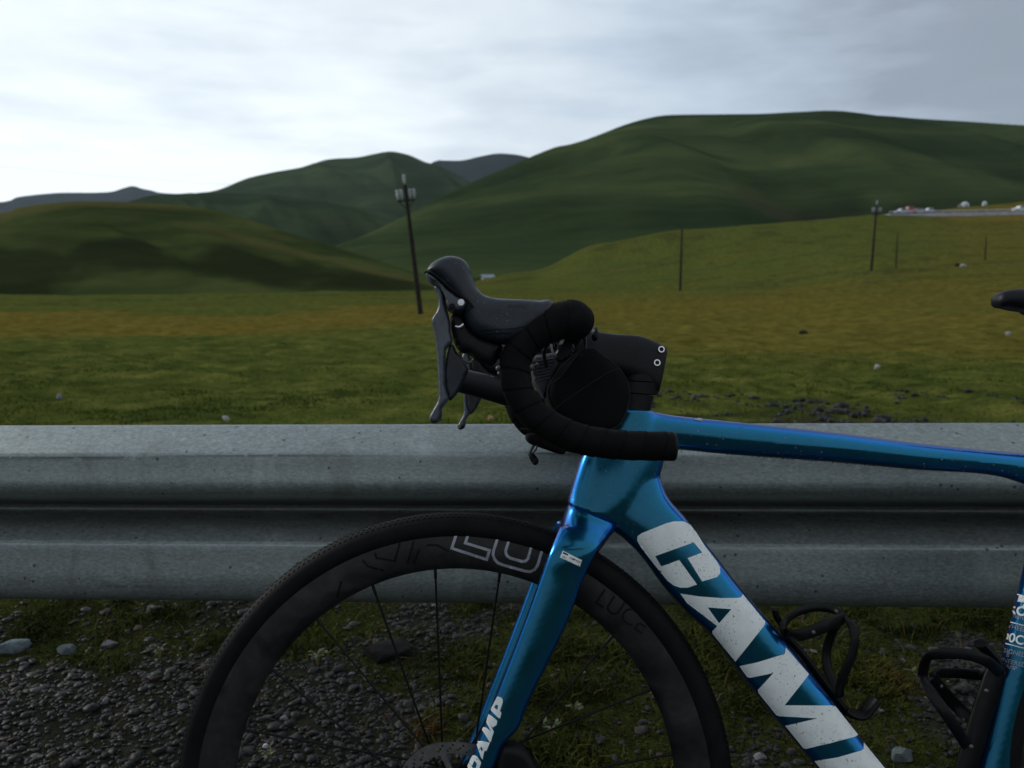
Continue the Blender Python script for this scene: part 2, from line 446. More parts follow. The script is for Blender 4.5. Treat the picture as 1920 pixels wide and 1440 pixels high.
m, nt, b = newmat('rim_carbon'); f = noise(nt, 20, 7, 0.7, dist=0.8)
nt.links.new(ramp(nt, f, [(0.32, (0.006, 0.006, 0.0065)), (0.5, (0.013, 0.013, 0.0135)), (0.70, (0.032, 0.030, 0.028))]), b.inputs['Base Color'])
nt.links.new(ramp(nt, f, [(0.3, (0.30,) * 3), (0.7, (0.62,) * 3)]), b.inputs['Roughness']); b.inputs['Specular IOR Level'].default_value = 0.30; MAT['rim'] = m
MAT['bag'] = simple('bag_fabric', (0.0050, 0.0048, 0.0050), 0.85, 0, 30, 0.3, 0.5, 1400, spec=0.12)
MAT['strap'] = simple('strap_fabric', (0.030, 0.032, 0.042), 0.75, 0, 90, 0.4, 0.6, 700)
MAT['seam'] = simple('seam_thread', (0.018, 0.018, 0.021), 0.8, spec=0.15)
MAT['steel'] = simple('steel', (0.50, 0.50, 0.50), 0.32, 0.9, 60)
MAT['darksteel'] = simple('dark_steel', (0.11, 0.105, 0.10), 0.50, 0.5, 90, 0.3)
MAT['chrome'] = simple('bright_metal', (0.62, 0.62, 0.62), 0.22, 1.0)
MAT['white_plastic'] = simple('white_dot', (0.75, 0.76, 0.80), 0.4)
m, nt, b = newmat('water'); b.inputs['Base Color'].default_value = (0.9, 0.95, 1, 1); b.inputs['Roughness'].default_value = 0.02
b.inputs['Transmission Weight'].default_value = 0.9; b.inputs['IOR'].default_value = 1.33; MAT['water'] = m
# galvanised steel rail
m, nt, b = newmat('galvanised_steel')
geo = N(nt, 'ShaderNodeNewGeometry')
mp = N(nt, 'ShaderNodeMapping'); mp.inputs['Scale'].default_value = (1, 1, 2.2); nt.links.new(geo.outputs['Position'], mp.inputs[0])
n1 = noise(nt, 130, 7, 0.7, mp.outputs[0]); n2 = noise(nt, 6, 5, 0.6, mp.outputs[0], 0.6)
mp2 = N(nt, 'ShaderNodeMapping'); mp2.inputs['Scale'].default_value = (1, 1, 14); nt.links.new(geo.outputs['Position'], mp2.inputs[0])
n3 = noise(nt, 9, 6, 0.65, mp2.outputs[0])
c_ = ramp(nt, n1, [(0.32, (0.165, 0.195, 0.192)), (0.5, (0.255, 0.292, 0.286)), (0.68, (0.37, 0.412, 0.402))])
c_ = mix(nt, ramp(nt, n2, [(0.35, (0.0,) * 3), (0.75, (0.35,) * 3)]), c_, (0.22, 0.245, 0.235))
c_ = mix(nt, ramp(nt, n3, [(0.56, (0, 0, 0)), (0.75, (0.45,) * 3)]), c_, (0.15, 0.155, 0.14))
mp4 = N(nt, 'ShaderNodeMapping'); mp4.inputs['Scale'].default_value = (1, 1, 0.25); nt.links.new(geo.outputs['Position'], mp4.inputs[0])
n4 = noise(nt, 11, 6, 0.7, mp4.outputs[0], 0.5); c_ = mix(nt, ramp(nt, n4, [(0.57, (0, 0, 0)), (0.72, (0.5,) * 3)]), c_, (0.13, 0.125, 0.105))
c_ = mix(nt, ramp(nt, n4, [(0.28, (0.35,) * 3), (0.42, (0, 0, 0))]), c_, (0.50, 0.53, 0.52))
vv = N(nt, 'ShaderNodeTexVoronoi'); vv.inputs['Scale'].default_value = 46; nt.links.new(geo.outputs['Position'], vv.inputs['Vector'])
vs_ = M(nt, 'MULTIPLY', M(nt, 'LESS_THAN', vv.outputs['Distance'], 0.13), M(nt, 'GREATER_THAN', noise(nt, 17, 3), 0.53))
c_ = mix(nt, M(nt, 'MULTIPLY', vs_, 0.75), c_, (0.05, 0.055, 0.05))
grime_shade = attr(nt, 'grime_shade'); gm = M(nt, 'MULTIPLY', grime_shade, M(nt, 'MULTIPLY_ADD', noise(nt, 14, 6, 0.7, mp2.outputs[0]), 1.3, 0.15), clamp=True)
c_ = mix(nt, gm, c_, (0.060, 0.054, 0.044)); scr = attr(nt, 'scratch')
sn = M(nt, 'MULTIPLY', scr, M(nt, 'GREATER_THAN', noise(nt, 30, 5, 0.8), 0.42)); c_ = mix(nt, M(nt, 'MULTIPLY', sn, 0.8), c_, (0.05, 0.06, 0.065))
nt.links.new(c_, b.inputs['Base Color']); b.inputs['Metallic'].default_value = 0.65
nt.links.new(ramp(nt, n1, [(0.3, (0.38,) * 3), (0.7, (0.56,) * 3)]), b.inputs['Roughness'])
bump(nt, M(nt, 'ADD', n1, noise(nt, 420, 3)), 0.16, 0.0015, b); MAT['rail'] = m
# ground
def ground_mat():
    m, nt, b = newmat('ground')
    geo = N(nt, 'ShaderNodeNewGeometry'); P = geo.outputs['Position']
    dry = attr(nt, 'dry'); soil = attr(nt, 'soil'); moss = attr(nt, 'moss')
    sc = N(nt, 'ShaderNodeMapping'); sc.inputs['Scale'].default_value = (0.35, 1, 1); nt.links.new(P, sc.inputs[0])
    a = noise(nt, 1.6, 8, 0.68, P, 0.3); a2 = noise(nt, 0.16, 6, 0.6, sc.outputs[0], 0.4); fine = noise(nt, 22, 6, 0.7, P)
    green = ramp(nt, a, [(0.34, (0.036, 0.052, 0.011)), (0.50, (0.084, 0.102, 0.021)), (0.67, (0.165, 0.165, 0.038))])
    ochre = ramp(nt, a, [(0.34, (0.080, 0.060, 0.010)), (0.50, (0.160, 0.118, 0.022)), (0.68, (0.26, 0.185, 0.038))])
    d2 = M(nt, 'MULTIPLY_ADD', a2, 1.5, M(nt, 'MULTIPLY_ADD', dry, 1.8, -1.46), clamp=True)
    c = mix(nt, d2, green, ochre)
    blot = noise(nt, 0.9, 7, 0.75, sc.outputs[0], 0.5)
    c = mix(nt, ramp(nt, blot, [(0.60, (0, 0, 0)), (0.74, (0.6,) * 3)]), c, (0.030, 0.030, 0.012))
    c = mix(nt, ramp(nt, fine, [(0.35, (0.55,) * 3), (0.65, (0.0,) * 3)]), c, (0.022, 0.026, 0.008))
    sc2 = N(nt, 'ShaderNodeMapping'); sc2.inputs['Scale'].default_value = (0.45, 1, 1); nt.links.new(P, sc2.inputs[0])
    fk1 = noise(nt, 3.4, 5, 0.75, sc2.outputs[0], 0.3); fk2 = noise(nt, 5.1, 4, 0.7, sc2.outputs[0], 0.2)
    c = mix(nt, ramp(nt, fk1, [(0.60, (0, 0, 0)), (0.68, (0.75,) * 3)]), c, (0.026, 0.026, 0.010))
    c = mix(nt, ramp(nt, fk2, [(0.62, (0, 0, 0)), (0.72, (0.6,) * 3)]), c, (0.17, 0.145, 0.045))
    earth = ramp(nt, fine, [(0.3, (0.010, 0.0095, 0.008)), (0.6, (0.022, 0.021, 0.018)), (0.8, (0.045, 0.042, 0.038))])
    c = mix(nt, soil, c, earth)
    mossc = ramp(nt, fine, [(0.3, (0.012, 0.016, 0.004)), (0.7, (0.045, 0.058, 0.010))])
    c = mix(nt, M(nt, 'MULTIPLY', moss, 0.75), c, mossc)
    nt.links.new(c, b.inputs['Base Color']); b.inputs['Roughness'].default_value = 0.9; b.inputs['Specular IOR Level'].default_value = 0.0
    bump(nt, M(nt, 'MULTIPLY_ADD', a, 3.0, fine), 0.5, 0.03, b); return m
MAT['ground'] = ground_mat()
def hill_mat(name, lo, mid, hi, sc=0.02, brown=None, thr=0.6, streak=(0.25, 1, 2.6)):
    m, nt, b = newmat(name); geo = N(nt, 'ShaderNodeNewGeometry')
    mp = N(nt, 'ShaderNodeMapping'); mp.inputs['Scale'].default_value = streak; nt.links.new(geo.outputs['Position'], mp.inputs[0])
    f = noise(nt, sc, 8, 0.6, mp.outputs[0], 0.6)
    c = ramp(nt, f, [(0.32, lo), (0.5, mid), (0.70, hi)])
    f2 = noise(nt, sc * 12, 6, 0.7, mp.outputs[0]); c = mix(nt, ramp(nt, f2, [(0.35, (0.35,) * 3), (0.6, (0, 0, 0))]), c, lo)
    if brown:
        f3 = noise(nt, sc * 0.8, 5, 0.6, geo.outputs['Position'], 0.5); c = mix(nt, ramp(nt, f3, [(thr, (0, 0, 0)), (thr + 0.12, (0.8,) * 3)]), c, brown)
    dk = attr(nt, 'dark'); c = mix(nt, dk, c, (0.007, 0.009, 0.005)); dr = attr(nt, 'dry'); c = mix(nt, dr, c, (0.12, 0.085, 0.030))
    nt.links.new(c, b.inputs['Base Color']); b.inputs['Roughness'].default_value = 0.95; b.inputs['Specular IOR Level'].default_value = 0.0
    bump(nt, f2, 0.6, 0.8, b); return m

# ------------------------------------------------------------------ terrain
TP = np.array([-700., -400, 0, 400, 800, 1000, 1120, 1275, 1400, 1640, 1780, 1920, 2400, 3000])
TD = [50, 75, 100, 150, 190, 224, 275, 360, 500]
TY = {50:  [592, 592, 592, 592, 588, 587, 587, 586, 584, 575, 570, 564, 556, 556],
      75:  [572, 572, 572, 570, 566, 564, 562, 560, 555, 535, 527, 520, 508, 505],
      100: [562, 560, 558, 555, 551, 550, 549, 547, 540, 503, 497, 493, 480, 478],
      150: [560, 558, 556, 552, 546, 536, 528, 512, 492, 458, 452, 446, 430, 425],
      190: [560, 558, 556, 553, 546, 530, 502, 470, 450, 430, 424, 419, 405, 400],
      224: [562, 560, 558, 556, 545, 507, 455, 430, 420, 403, 404, 402, 394, 390],
      275: [566, 564, 560, 558, 545, 525, 485, 455, 440, 410, 391, 378, 350, 345],
      360: [568, 566, 562, 558, 546, 535, 520, 505, 490, 455, 440, 430, 420, 420],
      500: [570, 568, 564, 560, 548, 540, 535, 530, 525, 500, 490, 480, 475, 475]}
def zpix(py, D): return 1.0 - D * np.tan(np.arctan((np.asarray(py, float) - 720) / F) + R(PITCH))
TZ = [np.zeros(len(TP)), np.zeros(len(TP)), np.full(len(TP), -0.10), np.full(len(TP), -0.42), np.full(len(TP), -0.95)]
TDD = [0.01, 3.0, 5.0, 10.0, 20.0]
for D_ in TD: TDD.append(float(D_)); TZ.append(zpix(TY[D_], D_))
TDD.append(900.); TZ.append(TZ[-1] - 14); TDD.append(12000.); TZ.append(TZ[-1] - 30)
TZ = np.array(TZ); TL = np.log(np.array(TDD))
def smooth_interp(xs, xk, Z):
    """Z (nk, ...) monotone-ish cubic along axis 0"""
    xs = np.clip(xs, xk[0], xk[-1]); i = np.clip(np.searchsorted(xk, xs) - 1, 0, len(xk) - 2)
    h = xk[i + 1] - xk[i]; t = (xs - xk[i]) / h
    s = np.zeros_like(Z)
    dl = (Z[1:] - Z[:-1]) / (xk[1:] - xk[:-1]).reshape((-1,) + (1,) * (Z.ndim - 1))
    s[1:-1] = np.where(dl[1:] * dl[:-1] > 0, 2 * dl[1:] * dl[:-1] / (dl[1:] + dl[:-1] + 1e-12 * np.sign(dl[1:] + dl[:-1] + 1e-30)), 0)
    return i, t, h, s
def ground_z(X, Y):
    X = np.asarray(X, float); Y = np.asarray(Y, float)
    D = np.maximum(np.hypot(X, Y), 0.02); Yp = np.maximum(Y, D * 0.35)
    px = 960 + F * np.clip(X / np.maximum(Yp, 1e-3), -1.25, 1.5) * 0.985
    DD = Yp; l = np.log(np.maximum(DD, 0.011))
    i, t, h, s = smooth_interp(l, TL, TZ)
    j, u, hu, _ = smooth_interp(px, TP, TZ.T.copy()); us = u * u * (3 - 2 * u) * 0.6 + u * 0.4
    def col(jj):
        z0 = TZ[i, jj]; z1 = TZ[i + 1, jj]; m0 = s[i, jj] * h; m1 = s[i + 1, jj] * h
        return (2 * t**3 - 3 * t**2 + 1) * z0 + (t**3 - 2 * t**2 + t) * m0 + (-2 * t**3 + 3 * t**2) * z1 + (t**3 - t**2) * m1
    z = col(j) * (1 - us) + col(j + 1) * us
    back = sstep(0.5, -0.2, Y / D); z = z * (1 - back)
    a = sstep(3.2, 9, D)
    z = z + a * ((fbm(X * 0.9, Y * 0.9, 5, 3) - 0.5) * 0.16 + (fbm(X * 3.1, Y * 3.1, 8, 3) - 0.5) * 0.13)
    z = z + sstep(20, 120, D) * (fbm(X * 0.05, Y * 0.05, 9, 4) - 0.5) * 1.6 * sstep(600, 100, D) * (1 - sstep(1600, 1680, px) * np.exp(-((D - 226) / 25) ** 2))
    z = z + sstep(1.2, 1.7, Y) * (1 - a) * (fbm(X * 4, Y * 4, 3, 3) - 0.5) * 0.05
    return z
def gz(x, y): return float(ground_z(np.array([x]), np.array([y]))[0])
def moss_mask(X, Y):
    n = fbm(X * 2.3 + 3.1, Y * 2.3, 21, 4)
    bias = 0.20 * sstep(1.55, 2.05, Y) + 0.13 * sstep(-0.5, 0.4, X) - 0.12 * sstep(-0.2, -0.9, X) * sstep(1.9, 1.6, Y)
    return sstep(0.50, 0.62, n + bias - 0.075)
az = np.concatenate([np.linspace(-180, -54, 40)[:-1], np.linspace(-54, 54, 470), np.linspace(54, 180, 40)[1:-1]])
rr = np.exp(np.concatenate([np.linspace(math.log(0.25), math.log(1.2), 16)[:-1], np.linspace(math.log(1.2), math.log(600), 330)[:-1], np.linspace(math.log(600), math.log(14000), 30)]))
A, RR = np.meshgrid(R(1) * az, rr)
X = np.sin(A) * RR; Y = np.cos(A) * RR; Z = ground_z(X, Y); nr, na = X.shape
D = RR
drya = 0.42 + 0.0 * X
pxv = 960 + F * X / np.maximum(Y, 0.1)
DW = D * (1 + 0.9 * (fbm(X * 0.10, Y * 0.16, 63, 4) - 0.5)); D0_ = D; D = DW
drya = 0.40 + 0.45 * sstep(26, 34, D) * sstep(64, 50, D) * sstep(1150, 600, pxv) + 0.33 * sstep(9, 22, D) * sstep(900, 1150, pxv) * sstep(130, 60, D) + 0.22 * sstep(80, 120, D) * sstep(1650, 1850, pxv) + 0.45 * sstep(236, 242, D0_) * sstep(300, 280, D0_) * sstep(1690, 1760, pxv)
drya -= 0.22 * sstep(24, 14, D) * sstep(1100, 700, pxv); D = D0_
soil = sstep(2.9, 2.3, D) * 0.95 + 0.9 * sstep(3.9, 4.6, D) * sstep(7.4, 5.6, D) * sstep(1080, 1350, pxv) * sstep(0.30, 0.48, fbm(X * 1.5, Y * 1.5, 31, 4)) \
    + 0.9 * sstep(0.56, 0.66, fbm(X * 0.12, Y * 0.5, 33, 4)) * sstep(60, 90, D) * 0.35
soil = np.clip(soil + sstep(2.2, 5.0, D) * 0.0, 0, 1)
mossv = moss_mask(X, Y) * sstep(3.4, 2.8, D) * sstep(1.0, 1.3, D)
soil = soil * (1 - 0 * mossv)
co = np.stack([X, Y, Z], -1).reshape(-1, 3)
idx = np.arange(nr * na).reshape(nr, na); nx = np.roll(idx, -1, axis=1)
fc = np.stack([idx[:-1], nx[:-1], nx[1:], idx[1:]], -1).reshape(-1, 4)
co = np.vstack([co, [[0, 0, 0]]]); cidx = len(co) - 1
me = mesh_np('ground', co, fc[:, ::-1], MAT['ground'], True, {'dry': np.append(drya, 0), 'soil': np.append(soil, 1), 'moss': np.append(mossv, 0)})
tag(linkmesh('ground', me), kind='structure')
bm = bmesh.new(); vv_ = [bm.verts.new((math.sin(a_ * R(1)) * 0.26, math.cos(a_ * R(1)) * 0.26, 0.0)) for a_ in az]; bm.faces.new(vv_)
# road shoulder the bicycle stands on
m, nt, b = newmat('asphalt'); f = noise(nt, 160, 5, 0.7)
nt.links.new(ramp(nt, f, [(0.3, (0.025, 0.025, 0.026)), (0.7, (0.075, 0.075, 0.076))]), b.inputs['Base Color']); b.inputs['Roughness'].default_value = 0.75; bump(nt, f, 0.6, 0.004, b)
bm.free()
tag(MB().box((0, -2.6, -0.075), 80, 6.4, 0.174).build('road', m, smooth=False), kind='structure')

# ------------------------------------------------------------------ hills
def hill(name, crest, Dc, base, Db, mat, seed, amp=0.05, freq=9, skew=1.5, prof=0.8, dark=None, dry=None, rows=90, cols=420, back=1.0, fold=None):
    x0, x1 = crest[0][0], crest[-1][0]
    pxs = np.linspace(x0, x1, cols)
    def cur(pts):
        p = np.array(pts, float); o = catmull([Vector((a_, b_, 0)) for a_, b_ in pts], 10)
        return np.interp(pxs, [v.x for v in o], [v.y for v in o])
    yc = cur(crest); yb = cur(base)
    T = np.linspace(0, 1.7, rows)
    PX, TT = np.meshgrid(pxs, T); YC = np.broadcast_to(yc, PX.shape); YB = np.broadcast_to(yb, PX.shape)
    dc = np.interp(pxs, [q[0] for q in Dc], [q[1] for q in Dc]) if isinstance(Dc, list) else np.full(cols, float(Dc))
    db = np.interp(pxs, [q[0] for q in Db], [q[1] for q in Db]) if isinstance(Db, list) else np.full(cols, float(Db))
    Yd = db + (dc - db) * TT
    zc = 1.0 + dc * np.tan(-(np.arctan((yc - 720) / F) + R(PITCH))); zb = 1.0 + db * np.tan(-(np.arctan((yb - 720) / F) + R(PITCH)))
    tt = np.clip(TT, 0, 1); s = (1 - prof) * tt + prof * np.sin(tt * math.pi / 2) ** 1.0
    Zg = zb + (zc - zb) * s
    over = np.clip(TT - 1, 0, 1); Zg = Zg - (zc - zb + 10) * over ** 1.6 * 1.5 * back
    th = (PX - 960) / F; Xw = th * Yd
    u = PX / (x1 - x0) * freq + TT * skew
    rd = 1 - np.sqrt((2 * fbm(u, TT * 1.1 + 4, seed, 2) - 1) ** 2 + 0.004) * 1.9
    rd2 = fbm(u * 3, TT * 4, seed + 9, 3)
    H_ = (zc - zb)
    w = np.abs(np.sin(np.clip(TT, 0, 1) * math.pi)) ** 1.3 * (1 - 0.45 * np.clip(TT, 0, 1))
    Yd = Yd - (rd - 0.4) * amp * 1.5 * H_ * w; Zg = Zg + (rd - 0.5) * amp * H_ * w * 0.8 + (rd2 - 0.5) * amp * 0.45 * H_ * w
    if fold: 
        dz, dy = fold(PX, TT); Zg = Zg + dz * H_ * w; Yd = Yd + dy * H_ * w
    Xw = th * Yd
    dk = np.clip(dark(PX, TT), 0, 1) if dark else np.zeros_like(PX); dr = np.clip(dry(PX, TT), 0, 1) if dry else np.zeros_like(PX)
    idx = np.arange(rows * cols).reshape(rows, cols)
    fc = np.stack([idx[:-1, :-1], idx[:-1, 1:], idx[1:, 1:], idx[1:, :-1]], -1).reshape(-1, 4)
    me = mesh_np(name, np.stack([Xw, Yd, Zg], -1).reshape(-1, 3), fc, mat, True, {'dark': dk, 'dry': dr})
    return tag(linkmesh(name, me), kind='structure')
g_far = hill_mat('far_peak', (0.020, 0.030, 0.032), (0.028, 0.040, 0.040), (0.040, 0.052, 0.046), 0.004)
g_mid = hill_mat('mid_hill', (0.018, 0.032, 0.016), (0.034, 0.054, 0.024), (0.058, 0.080, 0.036), 0.006)
g_big = hill_mat('big_hill', (0.014, 0.026, 0.011), (0.036, 0.054, 0.020), (0.078, 0.096, 0.034), 0.009, (0.050, 0.045, 0.024), 0.60)
g_left = hill_mat('near_hill', (0.018, 0.027, 0.009), (0.046, 0.062, 0.018), (0.095, 0.100, 0.030), 0.03, (0.085, 0.062, 0.020), 0.60, streak=(0.3, 0.6, 2.5))
def blob(cx, cy, rx, ry, rot=0):
    c, s = math.cos(R(rot)), math.sin(R(rot))
    return lambda P, T: np.exp(-((((P - cx) * c / 1.0 + (T - cy) * s * 400) / rx) ** 2 + ((-(P - cx) * s / 400 + (T - cy) * c) / ry) ** 2))
hill('hill', [(-700, 400), (-300, 385), (0, 382), (60, 370), (130, 363), (200, 362), (230, 360), (250, 354), (268, 350), (285, 355), (300, 358), (330, 364), (430, 366), (600, 372), (800, 380)], 5200,
     [(-700, 470), (0, 450), (800, 450)], 3600, g_far, 3, 0.04, 12)
hill('hill', [(700, 360), (780, 325), (820, 304), (840, 303), (870, 303), (900, 296), (935, 290), (960, 291), (990, 297), (1050, 310), (1200, 340)], 3400, [(700, 440), (1200, 440)], 2300, g_far, 14, 0.06, 5)
hill('hill', [(250, 392), (330, 370), (415, 358), (470, 338), (520, 324), (580, 313), (625, 299), (680, 295), (715, 288), (740, 285), (770, 290), (800, 303), (830, 312), (870, 333), (900, 350), (1000, 380), (1200, 420)], 1900,
     [(250, 450), (600, 470), (900, 480), (1200, 500)], 1150, g_mid, 5, 0.17, 9, 1.0, 0.6)
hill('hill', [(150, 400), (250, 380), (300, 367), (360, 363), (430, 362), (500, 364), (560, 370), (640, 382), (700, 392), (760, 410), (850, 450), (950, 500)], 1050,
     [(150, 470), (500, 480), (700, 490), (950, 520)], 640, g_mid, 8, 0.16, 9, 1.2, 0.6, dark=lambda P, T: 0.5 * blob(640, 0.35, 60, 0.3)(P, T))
hill('hill', [(560, 500), (620, 466), (700, 436), (780, 396), (870, 349), (950, 316), (1000, 294), (1040, 278), (1065, 272), (1110, 256), (1160, 237), (1200, 226), (1240, 220.5), (1320, 220), (1400, 221), (1470, 220), (1530, 218), (1600, 219), (1640, 222), (1700, 229), (1800, 235), (1920, 241), (2200, 250), (2700, 290)],
     [(560, 430), (1240, 950), (2700, 1000)], [(560, 540), (900, 520), (1200, 520), (1700, 500), (2700, 500)], [(560, 330), (1000, 330), (2700, 420)], g_big, 41, 0.17, 8, 3.6, 0.5, rows=130, cols=620,
     dark=lambda P, T: 0.55 * sstep(0.52, 0.68, fbm((P - 960) / 330, T * 3.2, 77, 4)) * sstep(1150, 1500, P))  # cloud shadow on the right side, put into the base colour as patches
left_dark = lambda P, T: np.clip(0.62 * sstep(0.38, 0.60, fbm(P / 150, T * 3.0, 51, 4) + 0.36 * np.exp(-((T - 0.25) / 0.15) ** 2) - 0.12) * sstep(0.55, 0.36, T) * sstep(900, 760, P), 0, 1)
left_dry = lambda P, T: 0.30 * np.exp(-((T - 0.50 + (P - 600) * 0.0002) / 0.07) ** 2) * sstep(300, 450, P) + 0.35 * sstep(0.75, 0.95, T) * sstep(480, 250, P)
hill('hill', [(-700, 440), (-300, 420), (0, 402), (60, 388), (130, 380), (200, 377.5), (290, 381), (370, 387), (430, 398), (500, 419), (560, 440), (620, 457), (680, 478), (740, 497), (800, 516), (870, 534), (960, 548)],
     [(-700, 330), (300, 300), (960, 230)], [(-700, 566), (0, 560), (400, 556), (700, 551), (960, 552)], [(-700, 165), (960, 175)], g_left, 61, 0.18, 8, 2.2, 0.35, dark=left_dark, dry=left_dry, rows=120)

am = np.radians(np.linspace(75, 285, 160)); rm = np.array([140, 200, 280, 380, 480, 600, 800.]); hm_ = np.array([-1, 6, 22, 44, 60, 66, 40.])  # unseen hillside added behind the camera so the blue paint reflects darker
AA, RRm = np.meshgrid(am, rm); HH = np.broadcast_to(hm_[:, None], AA.shape) * (0.62 + 0.75 * fbm(AA * 2.2, RRm * 0.004, 301, 4)) * np.sin((AA - am[0]) / (am[-1] - am[0]) * math.pi) ** 0.35
ii = np.arange(AA.size).reshape(AA.shape)
me = mesh_np('hill', np.stack([np.sin(AA) * RRm, np.cos(AA) * RRm, HH - 0.5], -1).reshape(-1, 3), np.stack([ii[:-1, :-1], ii[1:, :-1], ii[1:, 1:], ii[:-1, 1:]], -1).reshape(-1, 4), g_big, True, {'dark': HH * 0, 'dry': HH * 0})
tag(linkmesh('hill', me), kind='structure')

# ------------------------------------------------------------------ field stones, gravel, grass
def ico(sub):
    bm = bmesh.new(); bmesh.ops.create_icosphere(bm, subdivisions=sub, radius=1)
    v = np.array([x.co[:] for x in bm.verts]); f = np.array([[q.index for q in x.verts] for x in bm.faces]); bm.free(); return v, f
m, nt, b = newmat('gravel'); rv = attr(nt, 'rnd'); f = noise(nt, 180, 4, 0.6)
c_ = ramp(nt, rv, [(0.0, (0.005, 0.005, 0.005)), (0.35, (0.0085, 0.0085, 0.0086)), (0.62, (0.015, 0.0152, 0.0152)), (0.86, (0.029, 0.028, 0.027)), (0.94, (0.042, 0.027, 0.017)), (0.985, (0.06, 0.06, 0.063)), (1.0, (0.17, 0.17, 0.17))])
c_ = mix(nt, ramp(nt, f, [(0.3, (0.6,) * 3), (0.6, (0, 0, 0))]), c_, (0.018, 0.018, 0.017)); nt.links.new(c_, b.inputs['Base Color'])
b.inputs['Roughness'].default_value = 0.5; b.inputs['Specular IOR Level'].default_value = 0.15; bump(nt, f, 0.4, 0.003, b); MAT['gravel'] = m
def scatter_stones(name, xs, ys, sz, sub, flat=(0.35, 0.75)):
    v0, f0 = ico(sub); n = len(xs); k = len(v0)
    z = ground_z(xs, ys); yaw = RNG.uniform(0, 6.28, n); tl = RNG.normal(0, 0.22, n)
    sx = sz; sy = sz * RNG.uniform(0.5, 0.95, n); sc_z = sz * RNG.uniform(*flat, n)
    lump = 1 + RNG.normal(0, 0.16, (n, k))
    V = v0[None] * lump[..., None]; V = V * np.stack([sx, sy, sc_z], -1)[:, None, :]
    Vx, Vy, Vz = V[..., 0], V[..., 1], V[..., 2]
    ct, st = np.cos(tl)[:, None], np.sin(tl)[:, None]; Vy, Vz = Vy * ct - Vz * st, Vy * st + Vz * ct
    cy, sy_ = np.cos(yaw)[:, None], np.sin(yaw)[:, None]; Vx, Vy = Vx * cy - Vy * sy_, Vx * sy_ + Vy * cy
    P = np.stack([Vx + xs[:, None], Vy + ys[:, None], Vz + (z + sc_z * 0.35)[:, None]], -1)
    Fc = (f0[None] + (np.arange(n) * k)[:, None, None]).reshape(-1, 3)
    me = mesh_np(name, P.reshape(-1, 3), Fc, MAT['gravel'], True, {'rnd': np.repeat(RNG.uniform(0, 1, n), k)})
    return me
n = 21000; ys = RNG.uniform(1.38, 3.3, n * 2); xs = RNG.uniform(-1, 1, n * 2) * (ys * 0.72 + 0.15)
mm = moss_mask(xs, ys); keep = RNG.uniform(0, 1, n * 2) > mm * 0.80 + 0.25 * sstep(2.4, 3.2, ys); xs, ys = xs[keep][:n], ys[keep][:n]
sz = np.clip(np.exp(RNG.normal(math.log(0.0052), 0.48, len(xs))), 0.0024, 0.017)
me = scatter_stones('gravel', xs, ys, sz, 2, (0.22, 0.55))
tag(linkmesh('gravel', me), 'grey roadside gravel under the guardrail', 'gravel', kind='stuff')
n = 950; ys = RNG.uniform(4.2, 7.6, n * 3); xs = ys * RNG.uniform(0.02, 0.80, n * 3); k = fbm(xs * 1.5, ys * 1.5, 31, 4) > 0.47; xs, ys = xs[k][:n], ys[k][:n]
sz = np.clip(np.exp(RNG.normal(math.log(0.020), 0.5, len(xs))), 0.008, 0.07)
tag(linkmesh('gravel', scatter_stones('gravel', xs, ys, sz, 1)), 'stony strip of earth on the far side of the guardrail', 'gravel', kind='stuff')
# grass
m, nt, b = newmat('grass_blade'); rv = attr(nt, 'rnd')
nt.links.new(ramp(nt, rv, [(0.0, (0.030, 0.055, 0.008)), (0.45, (0.075, 0.105, 0.014)), (0.75, (0.135, 0.150, 0.022)), (0.9, (0.20, 0.145, 0.03)), (1.0, (0.26, 0.17, 0.05))]), b.inputs['Base Color'])
b.inputs['Roughness'].default_value = 0.7; b.inputs['Specular IOR Level'].default_value = 0.06; MAT['grass'] = m
mossm, nt, b = newmat('moss_blade'); rv = attr(nt, 'rnd')
nt.links.new(ramp(nt, rv, [(0.0, (0.012, 0.018, 0.004)), (0.40, (0.032, 0.040, 0.008)), (0.66, (0.070, 0.078, 0.014)), (0.82, (0.060, 0.034, 0.014)), (1.0, (0.12, 0.085, 0.03))]), b.inputs['Base Color'])
b.inputs['Roughness'].default_value = 0.8; b.inputs['Specular IOR Level'].default_value = 0.05
def blades(xs, ys, hh, ww, tone, spread=0.6):
    n = len(xs); z = ground_z(xs, ys); yaw = RNG.uniform(0, 6.28, n); ln = RNG.normal(0, spread, (n, 2))
    base = np.stack([xs, ys, z - 0.002], -1); side = np.stack([np.cos(yaw), np.sin(yaw), 0 * yaw], -1) * ww[:, None]
    mid = base + np.stack([ln[:, 0] * hh * 0.35, ln[:, 1] * hh * 0.35, hh * 0.6], -1)
    tip = base + np.stack([ln[:, 0] * hh, ln[:, 1] * hh, hh * 0.95], -1)
    V = np.stack([base - side, base + side, mid + side * 0.8, mid - side * 0.8, tip], 1).reshape(-1, 3)
    o = (np.arange(n) * 5)[:, None]
    F4 = np.concatenate([o + np.array([[0, 1, 2]]), o + np.array([[0, 2, 3]]), o + np.array([[3, 2, 4]])], 0)
    return V, F4, np.repeat(tone, 5)
def patchy(n, y0, y1, fn, wx=0.74):
    ys = RNG.uniform(y0, y1, n); xs = RNG.uniform(-1, 1, n) * (ys * wx + 0.1); k = RNG.uniform(0, 1, n) < fn(xs, ys); return xs[k], ys[k]
xs, ys = patchy(190000, 1.4, 3.3, lambda x, y: moss_mask(x, y) * 0.85 + 0.03)
cl = fbm(xs * 9, ys * 9, 71, 3)
